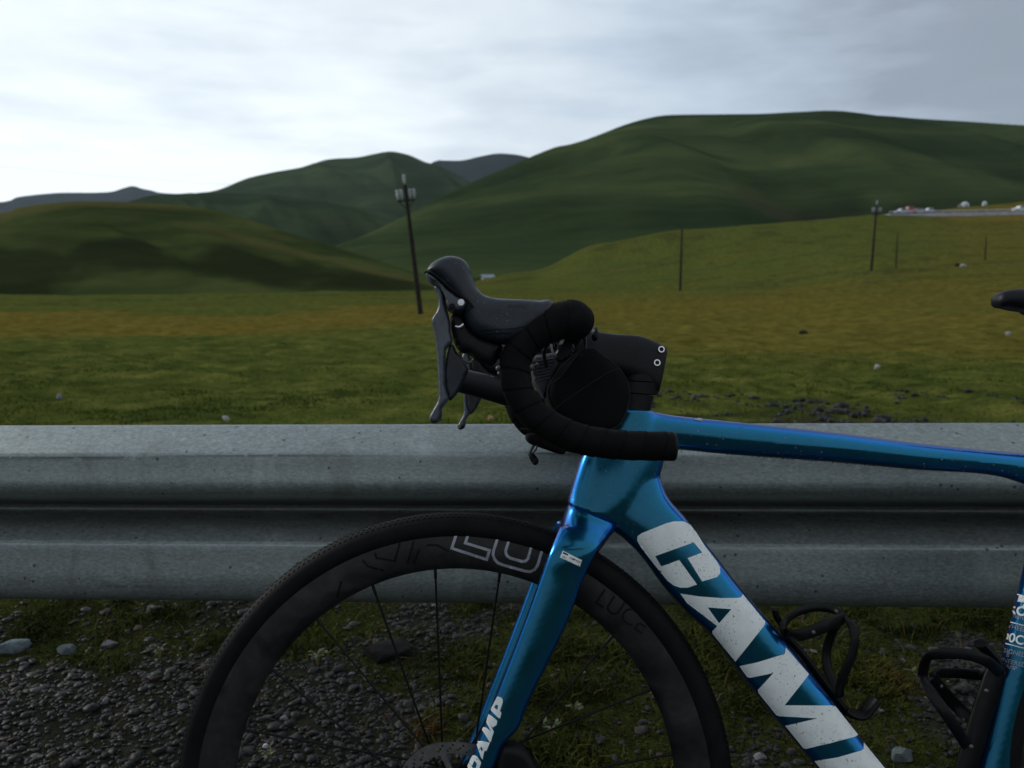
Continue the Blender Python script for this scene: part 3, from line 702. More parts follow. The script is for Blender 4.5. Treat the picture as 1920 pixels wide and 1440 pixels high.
hh = RNG.uniform(0.006, 0.017, len(xs)) * (0.5 + 1.6 * sstep(0.45, 0.7, cl)); tone = np.clip(0.30 + 1.5 * (fbm(xs * 4, ys * 4, 72, 3) - 0.45) + RNG.normal(0, 0.10, len(xs)), 0, 1)
V, F4, tn = blades(xs, ys, hh, RNG.uniform(0.0012, 0.0026, len(xs)), tone, 0.8)
tag(linkmesh('grass', mesh_np('grass', V, F4, mossm, True, {'rnd': tn})), 'low moss and grass growing in the gravel under the rail', 'grass', kind='stuff')
ys = np.exp(RNG.uniform(math.log(3.2), math.log(26), 170000)); xs = RNG.uniform(-1, 1, len(ys)) * ys * 0.74
pv = 960 + F * xs / ys; so_ = 0.85 * sstep(3.9, 4.6, ys) * sstep(7.4, 5.6, ys) * sstep(1080, 1350, pv)
k = RNG.uniform(0, 1, len(ys)) > np.maximum(so_, sstep(9, 24, ys)); xs, ys, pv = xs[k], ys[k], pv[k]
cl = fbm(xs * 2.2, ys * 2.2, 81, 4)
hh = RNG.uniform(0.008, 0.020, len(xs)) * (0.5 + 1.8 * sstep(0.5, 0.75, cl))
tone = np.clip(0.30 + 0.35 * sstep(9, 22, ys) * sstep(900, 1150, pv) + 0.8 * (fbm(xs * 0.5, ys * 0.8, 83, 4) - 0.5) + RNG.normal(0, 0.12, len(xs)), 0, 1)
V, F4, tn = blades(xs, ys, hh, RNG.uniform(0.0015, 0.003, len(xs)) * (1 + ys / 6), tone, 0.7)
tag(linkmesh('grass', mesh_np('grass', V, F4, MAT['grass'], True, {'rnd': tn})), 'grazed meadow grass beyond the guardrail', 'grass', kind='stuff')

xs, ys = patchy(5200, 1.45, 3.0, lambda x, y: 0.15 + moss_mask(x, y) * 0.85)
V, F4, tn = blades(xs, ys, RNG.uniform(0.018, 0.050, len(xs)), RNG.uniform(0.0006, 0.0012, len(xs)), np.clip(RNG.normal(0.80, 0.22, len(xs)), 0, 1), 0.9)
tag(linkmesh('grass', mesh_np('grass', V, F4, mossm, True, {'rnd': tn})), 'thin dry grass stems standing in the gravel', 'grass', kind='stuff')

# ------------------------------------------------------------------ single rocks
def rock(px, py, w, h, tone, label, near=True, sd=1, seedv=0):
    # find the ground point under the pixel
    d = ray(px, py); t = 0.5
    for _ in range(4000):
        P = CAM + d * t
        if P.z <= gz(P.x, P.y): break
        t *= 1.004
    P = CAM + d * t; s = t / F   # metres per pixel
    v0, f0 = ico(3); rg = np.random.default_rng(seedv + 100)
    nrm = v0 * (1 + 0.25 * (fbm(v0[:, 0] * 1.5 + seedv, v0[:, 1] * 1.5 + v0[:, 2], seedv, 3) - 0.5)[:, None] * 2)
    for _ in range(16):
        n_ = rg.normal(0, 1, 3); n_ /= np.linalg.norm(n_); c_ = rg.uniform(0.55, 0.85); dd_ = nrm @ n_; nrm = nrm - np.outer(np.maximum(dd_ - c_, 0) * 0.92, n_)
    nrm[:, 2] = np.clip(nrm[:, 2], -0.6, 0.75); nrm = nrm * np.array([w * s / 2, w * s * 0.35, h * s / 1.3])
    m, nt, b = newmat('rock_surface'); f = noise(nt, 9 / max(0.02, w * s), 6, 0.7)
    nt.links.new(ramp(nt, f, [(0.3, [x * 0.55 for x in tone]), (0.7, [x * 1.25 for x in tone])]), b.inputs['Base Color']); b.inputs['Roughness'].default_value = 0.85; b.inputs['Specular IOR Level'].default_value = 0.12
    bump(nt, f, 0.6, 0.05 * w * s, b)
    o = linkmesh('rock', mesh_np('rock', nrm, f0, m, False)); o.location = (P.x, P.y, P.z + h * s * 0.25); o.rotation_euler = (0, 0, rg.uniform(-0.4, 0.4))
    tag(o, label, 'rock'); return o
rock(22, 1218, 66, 24, (0.13, 0.165, 0.18), 'pale slate slab lying on the gravel at the left edge', seedv=1)
rock(128, 1222, 50, 16, (0.07, 0.09, 0.10), 'flat dark grey slate beside the pale slab under the rail', seedv=2)
rock(288, 1146, 40, 14, (0.13, 0.13, 0.13), 'grey pointed stone just under the lower edge of the rail', seedv=3)
rock(732, 1226, 110, 30, (0.010, 0.0095, 0.009), 'large dark rock seen between the front wheel spokes', seedv=4)
rock(498, 1404, 16, 13, (0.45, 0.45, 0.46), 'small white pebble in the gravel inside the front rim', seedv=5)
rock(1690, 1420, 60, 22, (0.10, 0.12, 0.12), 'grey slate stone in the weeds between the two bottle cages', seedv=6)
rock(204, 1212, 40, 12, (0.10, 0.105, 0.11), 'thin grey stone tilted in the gravel near the wheel', seedv=7)
rock(425, 789, 18, 12, (0.38, 0.38, 0.36), 'white stone in the grass just above the rail', seedv=8)
rock(113, 748, 15, 12, (0.18, 0.19, 0.20), 'small blue grey stone in the meadow at the far left', seedv=9)
rock(1645, 691, 13, 10, (0.36, 0.35, 0.32), 'pale stone standing in the meadow above the top tube', seedv=10)
rock(1890, 629, 13, 9, (0.34, 0.33, 0.32), 'pale stone in the meadow below the saddle nose', seedv=11)
rock(1506, 626, 22, 9, (0.03, 0.028, 0.02), 'dark clod of earth in the meadow right of the bag', seedv=12)
rock(1795, 500, 10, 8, (0.02, 0.02, 0.02), 'black stone on the distant slope beside a white one', seedv=13)
rock(1805, 500, 14, 7, (0.34, 0.35, 0.36), 'white stone on the distant slope beside a black one', seedv=14)
rock(920, 790, 16, 12, (0.30, 0.20, 0.10), 'orange brown stone in the grass below the black lamp', seedv=15)
rock(1425, 1425, 26, 18, (0.16, 0.16, 0.17), 'light grey cobble in the weeds behind the rear of the front rim', seedv=16)

# ------------------------------------------------------------------ weeds
wm = simple('weed_leaf', (0.050, 0.075, 0.012), 0.5, 0, 40, 0.4); wmo = simple('weed_stem', (0.14, 0.11, 0.04), 0.6)
def weed(px, py, hgt, label, seedv):
    d = ray(px, py); t = (0.0 - 1.0) / d.z; P = CAM + d * t; rg = random.Random(seedv)
    root = empty('weed', (P.x, P.y, gz(P.x, P.y))); tag(root, label, 'weed')
    mb = MB(); tips = []
    for k in range(3):
        a = rg.uniform(0, 6.28); q = [Vector((0, 0, -0.004)), Vector((math.cos(a), math.sin(a), 0)) * hgt * 0.15 + Vector((0, 0, hgt * 0.5)), Vector((math.cos(a), math.sin(a), 0)) * hgt * 0.45 + Vector((0, 0, hgt * rg.uniform(0.7, 1)))]
        sweep(mb, catmull(q, 4), 0.0012, 5); tips.append(q)
    mb.build('stem', wmo, root, world=False)
    for q in tips:
        for k in range(4):
            c = q[1].lerp(q[2], k / 3); a = rg.uniform(0, 6.28); dr = Vector((math.cos(a), math.sin(a), rg.uniform(-0.1, 0.5))).normalized(); L = hgt * rg.uniform(0.3, 0.5); sd_ = dr.cross(Vector((0, 0, 1))).normalized() * L * 0.22
            up = Vector((0, 0, 1)) * L * 0.06
            MB().add([c, c + dr * L * 0.45 + sd_, c + dr * L, c + dr * L * 0.45 - sd_, c + dr * L * 0.45 - up], [(0, 1, 4), (1, 2, 4), (2, 3, 4), (3, 0, 4)]).build('leaf', wm, root, world=False)
weed(1035, 1385, 0.040, 'bright green weed right of the fork blade near the hub', 1)
weed(400, 1270, 0.040, 'yellow green weed in the gravel left of the tyre', 2)
weed(300, 1235, 0.030, 'small green weed beside the dark slate', 3)
weed(595, 1250, 0.045, 'leafy green weed seen through the upper left spokes', 4)
weed(1080, 1345, 0.040, 'yellowish weed with pale tip behind the rim right of the fork', 5)
weed(1720, 1290, 0.045, 'yellow leaved weed between the two bottle cages', 6)
weed(510, 1430, 0.035, 'bright weed beside the white pebble inside the front rim', 7)

# ------------------------------------------------------------------ guardrail
prof = [(0, 0), (3, 0.5), (40, 16), (68, 29), (73, 33), (75, 38), (79, 58), (83, 74), (84, 82), (83, 90), (79, 99), (71, 107), (58, 115), (36, 126), (8, 138), (2, 141), (0, 146), (0, 150), (3, 154), (10, 158), (40, 171), (64, 183), (70, 187), (74, 192), (78, 214), (83, 240), (84, 252), (83.5, 264), (81, 275), (75, 285), (64, 293), (42, 301), (3, 311.5), (0, 312)]
YB0 = 1.285; YSL = -0.048; ZT = 0.733
pr = catmull([Vector((a_ / 1000, b_ / 1000, 0)) for a_, b_ in prof], 3); np_ = len(pr)
Lx = np.linspace(-9, 7, 700)
xs = np.repeat(Lx, np_); dd = np.tile([v.x for v in pr], len(Lx)); zv = np.tile([v.y for v in pr], len(Lx))
wob = (fbm(xs * 1.3, zv * 8, 91, 3) - 0.5) * 0.004
V1 = np.stack([xs, YB0 + YSL * xs - dd + wob, ZT + 0.0125 * xs - zv], -1); V2 = V1 + np.array([0, 0.003, 0])
idx = np.arange(len(Lx) * np_).reshape(len(Lx), np_)
fa = np.stack([idx[:-1, :-1], idx[1:, :-1], idx[1:, 1:], idx[:-1, 1:]], -1).reshape(-1, 4); o_ = len(V1)
top = np.stack([idx[:-1, 0], idx[:-1, 0] + o_, idx[1:, 0] + o_, idx[1:, 0]], -1); botm = np.stack([idx[:-1, -1], idx[1:, -1], idx[1:, -1] + o_, idx[:-1, -1] + o_], -1)
grime_shade = 0.75 * sstep(0.110, 0.130, zv) * sstep(0.178, 0.158, zv) + 0.16 * np.exp(-((zv - 0.125) / 0.012) ** 2) + 0.10 * np.exp(-((zv - 0.186) / 0.02) ** 2) + 0.12 * np.exp(-((zv - 0.30) / 0.01) ** 2)  # valley dirt, with the shade under the hump put into its colour
scr_ = 0.25 * np.exp(-((zv - 0.2605 - 0.001 * np.sin(xs * 9)) / 0.0012) ** 2) * sstep(-0.72, -0.66, xs) * sstep(-0.5, -0.56, xs) * 4 + np.exp(-((zv - 0.037 - 0.002 * np.sin(xs * 5)) / 0.0016) ** 2) * sstep(-0.1, -0.4, xs) + 0.5 * np.exp(-((zv - 0.191) / 0.0012) ** 2)
V_ = np.vstack([V1, V2]); at_ = {'grime_shade': np.tile(grime_shade, 2), 'scratch': np.tile(scr_, 2)}
gr = empty('guardrail', (0, YB0, 0)); tag(gr, 'weathered galvanised steel W-beam guardrail behind the bicycle', 'guardrail')
linkmesh('rail_beam', mesh_np('rail_beam', V_, np.vstack([fa, fa[:, ::-1] + o_, top, botm]), MAT['rail'], True, at_), gr)
gpm = simple('post_steel', (0.28, 0.30, 0.30), 0.5, 0.4, 30, 0.3)
for x in (-5.6, -1.75, 2.1, 5.9):
    mb = MB(); y = YB0 + YSL * x + 0.09
    mb.box((x, y, 0.33), 0.11, 0.006, 0.86); mb.box((x - 0.052, y + 0.035, 0.33), 0.006, 0.064, 0.86); mb.box((x + 0.052, y + 0.035, 0.33), 0.006, 0.064, 0.86); mb.box((x, y - 0.045, 0.577), 0.10, 0.083, 0.18)
    mb.build('post', gpm, gr, smooth=False)
    mb = MB(); mb.rings([[Vector((x, YB0 + YSL * x - 0.002 - q, 0.577)) + Vector((math.cos(j * math.pi / 6), 0, math.sin(j * math.pi / 6))) * r_ for j in range(12)] for q, r_ in ((0, 0.016), (0.006, 0.016), (0.012, 0.009))]).build('bolt', gpm, gr)

# ------------------------------------------------------------------ poles and wires
wood = simple('pole_concrete', (0.028, 0.025, 0.023), 0.9, 0, 3, 0.3, spec=0.05); insul = simple('insulator_porcelain', (0.30, 0.32, 0.33), 0.3)
def pole_mesh(root, h, arms=True, r=0.16):
    sweep(MB(), [Vector((0, 0, -0.6)), Vector((0, 0, h * 0.5)), Vector((0, 0, h))], [r, r * 0.82, r * 0.6], 12, ref=(1, 0, 0)).build('shaft', wood, root, world=False)
    if not arms: return
    MB().box((0, -0.12, h - 0.95), 1.15, 0.09, 0.10).build('crossarm', wood, root, smooth=False, world=False)
    for sx in (-1, 1):
        sweep(MB(), [Vector((sx * 0.50, -0.12, h - 0.92)), Vector((0, -0.1, h - 1.55))], 0.03, 6).build('brace', wood, root, world=False)
    for dx, z in ((-0.50, h - 0.90), (-0.26, h - 0.90), (0.26, h - 0.90), (0.50, h - 0.90), (0, h)):
        mb = MB(); mb.rings([[Vector((dx + math.cos(j * math.pi / 5) * r_, -0.12 if z < h else 0, z + zq)) if True else 0 for j in range(10)] for j_ in (0,) for r_, zq in ()] or [[Vector((dx + math.cos(j * math.pi / 5) * r_, (-0.12 if z < h else 0) + math.sin(j * math.pi / 5) * r_, z + zq)) for j in range(10)] for r_, zq in ((0.03, 0), (0.04, 0.12), (0.10, 0.18), (0.06, 0.26), (0.12, 0.32), (0.07, 0.42), (0.11, 0.50), (0.05, 0.62))])
        mb.build('insulator', insul, root, world=False)
poles = [(775, 590, 345, 48.5, True, 'nearest utility pole, with white insulators, above the brake hood', -6.0), (1275, 548, 428, 99, False, 'bare dark pole standing on the meadow right of the handlebar bag', 0.0),
         (1634, 503, 385, 100, True, 'distant pole with white insulators left of the cars on the road', 0.8), (1680, 501, 438, 101, False, 'shorter bare pole just right of the insulator pole on the slope', -1.5), (1847, 487, 443, 106, False, 'faintest pole, farthest right on the slope above the saddle', -2.5)]
pole_tops = []
for px, yb, yt, D_, arms, lab, tl in poles:
    P = at(px + (14 if px == 775 else 0), yb, D_); Q = at(px, yt, D_); h = Q.z - P.z; root = empty('utility_pole', (P.x, P.y, P.z)); tag(root, lab, 'utility pole', 'utility poles across the meadow')
    pole_mesh(root, h, arms, 0.17 if D_ < 100.5 else 0.10); root.rotation_euler = (0, R(tl), 0); pole_tops.append(Vector((P.x, P.y, P.z)) + Matrix.Rotation(R(tl), 3, 'Y') @ Vector((0, 0, h - 0.4)))
wire_m = simple('wire', (0.03, 0.03, 0.032), 0.6)
def wire(a, b, sag, label):
    q = []
    for i in range(25):
        t = i / 24; p = a.lerp(b, t); p.z -= sag * 4 * t * (1 - t); q.append(p)
    tag(sweep(MB(), q, 0.004, 5).build('overhead_wire', wire_m), label, 'wire', 'overhead wires')
wire(pole_tops[0] + Vector((-0.5, 0, 0)), Vector((-60, 30, 11)), 1.5, 'thin overhead wire running left from the nearest pole')

# ------------------------------------------------------------------ far road, cars, tents, house
glass = simple('window_glass', (0.02, 0.025, 0.03), 0.1); tyr = simple('car_tyre', (0.015, 0.015, 0.015), 0.8)
def pix_ground(px, D_):
    x = (px - 960) / F * D_ ; y = D_; return Vector((x, y, gz(x, y)))
# road bed along the crest of the right slope
rq = []
for px in range(1660, 2401, 20): rq.append(at(px, np.interp(px, [1660, 1700, 1920, 2400], [402, 401, 397, 388]), 224 + (px - 1660) * 0.002))
mb = MB(); rg = [[p + Vector((0, -2.6, -0.5)), p + Vector((0, -2.5, 0.0)), p + Vector((0, 3.0, 0.03)), p + Vector((0, 3.2, -1.6)), p + Vector((0, -2.9, -1.8))] for p in rq]
mb.rings(rg); o = mb.build('distant_road', simple('pale_road', (0.30, 0.31, 0.33), 0.7, 0, 0.5), smooth=False); tag(o, kind='structure')
mb = MB(); sweep(mb, [p + Vector((0, -2.4, 0.55)) for p in rq], 0.14, 6)
for p in rq[::1]: mb.box(p + Vector((0, -2.4, 0.2)), 0.12, 0.12, 0.8)
tag(mb.build('road_barrier', simple('barrier_steel', (0.38, 0.40, 0.43), 0.4, 0.3)), 'pale crash barrier along the distant road at the right', 'barrier')
def car(px, L, h, col, label, D_=221.5, van=False):
    p = at(px, np.interp(px, [1660, 1700, 1920, 2400], [402, 401, 397, 388]), 224 + (px - 1660) * 0.002)
    root = empty('car', (p.x, p.y + 0.2, p.z)); tag(root, label, 'car')
    m = simple('car_paint', col, 0.25, 0, coat=0.6)
    W = 1.75; k = 0.55 if not van else 0.75
    prof_ = [(-L/2, .35), (-L/2, .85), (-L/2*.95, h*.62), (-L/2*k, h*.66 if not van else h*.95), (-L/2*k*.75, h), (L/2*.35, h), (L/2*.62, h*.62), (L/2*.97, h*.5), (L/2, .75), (L/2, .35)]
    MB().rings([[Vector((a, y, z)) for a, z in prof_] for y in (-W/2, -W/2+.08, W/2-.08, W/2)]).build('body', m, root, smooth=False, world=False)
    for y in (-1, 1):
        MB().add([Vector((a, y * (W/2 + .01), z)) for a, z in ((-L/2*k*.8, h*.68), (-L/2*k*.68, h*.92), (L/2*.30, h*.92), (L/2*.5, h*.68))], [(0, 1, 2, 3)]).build('side_window', glass, root, smooth=False, world=False)
        for x in (-L*.32, L*.32):
            MB().rings([[Vector((x + math.cos(j*math.pi/6)*.33, y*(W/2 - .1) + q, .33 + math.sin(j*math.pi/6)*.33)) for j in range(12)] for q in (-.1, .12)]).build('wheel', tyr, root, world=False)
car(1693, 4.3, 1.45, (0.55, 0.57, 0.62), 'leftmost silvery white car of those on the distant road')
car(1706, 3.4, 2.0, (0.42, 0.10, 0.10), 'red vehicle between white cars on the distant road')
car(1722, 4.3, 1.4, (0.50, 0.52, 0.58), 'white car just right of the red vehicle on the distant road')
car(1743, 2.9, 1.5, (0.50, 0.50, 0.53), 'small pale car standing apart right of the white cars')
car(1916, 4.6, 1.6, (0.72, 0.74, 0.75), 'bright white car at the right edge on the distant road')
tent_m = simple('tent_canvas', (0.45, 0.50, 0.53), 0.7, 0, 2, 0.15)
def tent(px, py, r, h, label, m=tent_m):
    p = at(px, py, 262); p.z = gz(p.x, p.y) - 0.1
    root = empty('tent', p); tag(root, label, 'tent')
    MB().rings([[Vector((math.cos(j*math.pi/8)*q*r, math.sin(j*math.pi/8)*q*r*0.8, z*h)) for j in range(16)] for q, z in ((1, 0), (1, .5), (.8, .75), (.4, .95), (.05, 1.0))]).build('canopy', m, root, world=False)
    MB().box((0, -r*0.8, h*.22), r*.4, .06, h*.44).build('doorway', simple('tent_door', (0.10, 0.10, 0.11), 0.8), root, smooth=False, world=False)
tent(1809, 388, 1.25, 1.8, 'larger white round tent on the grassy rise above the road')
tent(1846, 384, 0.75, 1.5, 'smaller white round tent, right one on the grassy rise')
tent(1799, 388, 0.5, 1.1, 'small brownish tent at the left side of the larger white one', simple('brown_canvas', (0.22, 0.16, 0.13), 0.8))
def house(px, py, D_, L, W, h, label):
    p = at(px, py, D_); root = empty('house', p); tag(root, label, 'house'); root.rotation_euler = (0, 0, R(20))
    MB().box((0, 0, h/2 - 1.0), L, W, h + 2).build('wall', simple('house_wall', (0.34, 0.32, 0.30), 0.8, 0, 1), root, smooth=False, world=False)
    rf = MB().rings([[Vector((x, -W/2-.4, h)), Vector((x, 0, h + W*.32)), Vector((x, W/2+.4, h)), Vector((x, W/2+.4, h-.15)), Vector((x, 0, h + W*.32 - .2)), Vector((x, -W/2-.4, h-.15))] for x in (-L/2-.4, L/2+.4)]).build('roof', simple('house_roof', (0.22, 0.27, 0.32), 0.7), root, smooth=False, world=False)
    for k in (-1, 0, 1):
        MB().box((k*L*.3, -W/2-.03, h*.5), L*.12, .08, h*.35).build('window' if k else 'door', glass, root, smooth=False, world=False)
house(914, 531, 330, 5.0, 4.0, 2.4, 'small pale building with bluish roof in the valley behind the hood')
house(927, 540, 300, 2.6, 2.4, 1.4, 'tiny pale shed in front of the bluish roofed building')

# ================================================================== BICYCLE
bike = empty('bicycle', (H0.x, H0.y - 0.08, 0)); tag(bike, 'blue gravel bicycle with black drop bars leaning on the guardrail', 'bicycle')
fr = MB()
loft(fr, [((1168, 728), (1135, 852), .017, 0), ((1184, 744), (1160, 852), .018, 0), ((1202, 760), (1188, 850), .020, 0), ((1226, 771), (1215, 848), .021, 0), ((1267, 779), (1262, 843), .021, 0), ((1373, 790), (1370, 853), .020, 0), ((1565, 811), (1562, 867), .018, 0),
          ((1720, 830.5), (1716, 881), .017, 0), ((1854, 844), (1850, 890), .016, 0), ((1930, 850), (1922, 909), .016, 0), ((2030, 858), (2010, 945), .016, 0)], ex=2.0)
loft(fr, [((1158, 768), (1226, 771), .024, 0), ((1118, 800), (1244, 828), .025, 0), ((1092, 850), (1245, 862), .026, 0), ((1078, 890), (1236, 893), .027, 0), ((1068, 925), (1215, 940), .028, 0), ((1063, 944), (1162, 984), .029, 0)])
loft(fr, [((1092, 915), (1238, 893), .025, 0), ((1112, 967), (1252, 932), .026, 0), ((1160, 1003), (1282, 967), .028, 0), ((1200, 1041), (1306, 998), .029, 0), ((1244, 1100), (1345, 1047), .029, 0), ((1283, 1144), (1380, 1092), .029, 0),
          ((1332, 1192), (1425, 1145), .029, 0), ((1380, 1255), (1480, 1210), .029, 0), ((1453, 1348), (1560, 1310), .029, 0), ((1502, 1406), (1618, 1386), .029, 0), ((1531, 1440), (1662, 1438), .029, 0), ((1620, 1545), (1750, 1535), .029, 0), ((1730, 1665), (1850, 1640), .029, 0)], ex=2.5)
loft(fr, [((1985, 820), (2060, 835), .015, 0), ((1960, 900), (2035, 900), .015, 0), ((1919, 1080), (1990, 1080), .016, 0), ((1877, 1260), (1945, 1260), .017, 0), ((1834, 1440), (1903, 1440), .018, 0), ((1770, 1660), (1850, 1680), .022, 0)])
BBc = B(1805, 1660, 0); RH = H0 + XV * 1.03
for s in (-1, 1):
    sweep(fr, catmull([BBc + NV * s * 0.03, BBc.lerp(RH, 0.3) + NV * s * 0.034, RH + NV * s * 0.066], 6), 0.0105, 14, ref=NV)
    sweep(fr, catmull([B(2005, 960, 0) + NV * s * 0.012, B(2080, 1060, 0) + NV * s * 0.03, RH + NV * s * 0.066], 6), 0.0075, 14, ref=NV)
sweep(fr, [BBc - NV * 0.04, BBc + NV * 0.04], 0.026, 20, ref=XV)
frame = remeshed(fr, 'frame', MAT['paint'], bike, 0.0026, 9, 0.5); bvf = bvh_of(frame)
def z6(*p): return [(1040 + x / 2.057, 740 + y / 2.057) for x, y in p]
Cg = z6((568, 720), (600, 711), (626, 703), (637, 690), (637, 668), (625, 645), (580, 588), (545, 532), (522, 503), (495, 489), (460, 489), (430, 496), (335, 534), (320, 545), (319, 562), (330, 582), (385, 655), (437, 718), (460, 735), (485, 744), (512, 744), (549, 732),
        (480, 637), (412, 662), (388, 622), (535, 570), (568, 609), (512, 630))
Ag = z6((485, 766), (560, 778), (640, 784), (705, 784), (717, 782), (724, 770), (811, 876), (809, 888), (698, 1029), (609, 920), (609, 911), (627, 892), (510, 802)); Ah = z6((590, 820), (681, 827), (634, 881))
Mg = z6((713, 1046), (780, 1032), (886, 1000), (890, 975), (979, 1078), (975, 1085), (887, 1197), (1068, 1199), (1082, 1203), (1169, 1312), (1160, 1318), (1060, 1344), (970, 1365), (960, 1362), (890, 1276), (1013, 1248), (868, 1239), (855, 1234), (786, 1148), (784, 1138), (843, 1073), (755, 1091), (743, 1088))
Pg = z6((1003, 1412), (1090, 1398), (1182, 1372), (1190, 1365), (1191, 1342), (1300, 1475), (1390, 1590), (1400, 1640), (1360, 1665), (1300, 1670), (1240, 1640), (1290, 1700), (1240, 1720))
for nm, pl in (('letter', [Cg]), ('letter', [Ag, Ah]), ('letter', [Mg]), ('letter', [Pg])): decal(nm, pl, bvf, MAT['white'], frame, 5.0)
# small print on the top tube and on the seat tube
decal('print_mark', [[(1302, 783), (1316, 785), (1317, 790), (1303, 788)]], bvf, MAT['silver_print'], frame, 3)
for x0, y0, w in ((1765, 832.5, 9), (1805, 837.5, 8), (1827, 840, 8), (1862, 843.5, 10)): decal('print_mark', [[(x0, y0 + 1.2), (x0 + w, y0 + 0.2), (x0 + w + 2, y0 + 2.2), (x0 + 2, y0 + 3.4)]], bvf, MAT['white'], frame, 3)
sdv = Vector((0.97, 0.235))
def ctr(y): return 1913 + (1200 - y) * 0.24
def st_text(s, y, size, mat='silver_print', bold=0.0, cx=None): text_decal('lettering', s, ((cx if cx else ctr(y)), y), sdv, size, bvf, MAT[mat], frame, align='CENTER', bold=bold)
def st_bar(y): decal('print_line', [[(ctr(y) - 45, y - 12), (ctr(y) + 12, y + 3), (ctr(y) + 12, y + 5.2), (ctr(y) - 45, y - 9.8)]], bvf, MAT['white'], frame, 5)
st_text('ROAD', 1112, 11); st_bar(1120); st_text('ROAD', 1156, 24, 'white', 0.03); st_text('TESTED AND', 1163, 8)
decal('print_mark', [[(1912, 1116), (1935, 1120), (1935, 1142), (1916, 1138), (1922, 1130), (1908, 1128)]], bvf, MAT['white'], frame, 4)
st_bar(1172); st_text('WHEEL SIZE', 1184, 12.5); st_text('700C', 1203, 24, 'white', 0.02, cx=1893); st_bar(1212); st_text('DESIGNED', 1226, 12, cx=1895); st_text('&', 1232, 11, cx=1890); st_text('ENGINEERED', 1243, 12, cx=1888); st_text('BY CAMP', 1252, 11, cx=1884)
# ---- fork
fk = MB(); FO = 0.052
loft(fk, [((1066, 944), (1158, 981), .029, 0), ((1060, 958), (1156, 990), .034, 0), ((1050, 985), (1142, 1004), .050, 0), ((1042, 1010), (1128, 1022), .056, 0), ((1034, 1032), (1112, 1040), .052, 0)])
near = [((1050, 985), (1139, 1002), .016, FO * .6), ((1031, 1030), (1121, 1032), .014, FO), ((1010, 1087), (1094, 1089), .0135, FO), ((976, 1180), (1058, 1183), .013, FO), ((927, 1306), (996, 1310), .013, FO), ((905, 1362), (974, 1364), .013, FO), ((892, 1396), (946, 1394), .013, FO), ((876, 1437), (928, 1437), .013, FO), ((848, 1500), (892, 1500), .013, FO)]
loft(fk, near, ex=2.0); k0 = len(fk.v); fb = MB(); loft(fb, near, ex=2.0); fk.add(mirror_verts(fb.v), fb.f)
fork = remeshed(fk, 'fork', MAT['paint'], bike, 0.0024, 14, 0.5); bvk = bvh_of(fork)
def z2(*p): return [(860 + x / 5.538, 1180 + y / 5.538) for x, y in p]
GP = [z2((405, 697), (428, 700), (452, 714), (461, 738), (458, 762), (428, 850), (445, 868), (430, 926), (405, 930), (330, 852)), z2((396, 778), (418, 790), (405, 838), (385, 815))]
GP = [z2((403, 698), (428, 700), (452, 714), (461, 738), (458, 762), (430, 845), (445, 868), (430, 924), (410, 916), (342, 846), (336, 830)), z2((388, 782), (412, 788), (405, 836), (372, 812))]
GM = [z2((314, 880), (332, 890), (392, 938), (402, 948), (395, 990), (375, 1005), (350, 1018), (312, 948), (366, 1062), (350, 1110), (335, 1165), (322, 1168), (258, 1062), (238, 1035), (262, 1015), (290, 1020), (338, 1060), (290, 965), (298, 930))]
GA = [z2((215, 1130), (240, 1075), (250, 1058), (330, 1168), (318, 1178), (300, 1215), (285, 1258), (268, 1262), (245, 1345), (232, 1330), (182, 1195), (205, 1165))]
GA = [z2((180, 1163), (250, 1160), (326, 1174), (300, 1236), (290, 1262), (268, 1262), (248, 1350), (232, 1325)), z2((234, 1214), (254, 1240), (245, 1268), (226, 1240))]
GC = [z2((118, 1330), (140, 1298), (170, 1290), (190, 1300), (232, 1372), (234, 1385), (205, 1440), (190, 1470), (120, 1530), (70, 1540), (60, 1500), (100, 1400), (118, 1428), (165, 1445), (190, 1392), (150, 1340), (128, 1398), (108, 1380))]
GC = [z2((135, 1330), (150, 1310), (172, 1307), (195, 1320), (228, 1368), (234, 1388), (215, 1440), (190, 1500), (60, 1510), (85, 1440), (110, 1385), (150, 1440), (178, 1440), (192, 1395), (168, 1362), (140, 1420), (112, 1382))]
for gl in (GP, GM, GA, GC): decal('letter', gl, bvk, MAT['white'], fork, 3.0)
sticker = decal('sticker', [[(1055.5, 1033), (1091, 1050), (1087, 1062), (1050, 1045)]], bvk, MAT['white'], fork, 3.0)
decal('sticker_mark', [[(1056.5, 1035), (1065.5, 1039.2), (1064.6, 1042), (1055.6, 1037.8)]], bvk, MAT['dark_print'], fork, 3.0, 0.0010)
text_decal('lettering', 'DISC', (1053.5, 1044.2), (0.9, 0.42), 4.2, bvk, MAT['dark_print'], fork, 0.0010)
text_decal('lettering', 'CAMP AGX', (1067.5, 1046.5), (0.9, 0.42), 4.4, bvk, MAT['dark_print'], fork, 0.0010, bold=0.02)
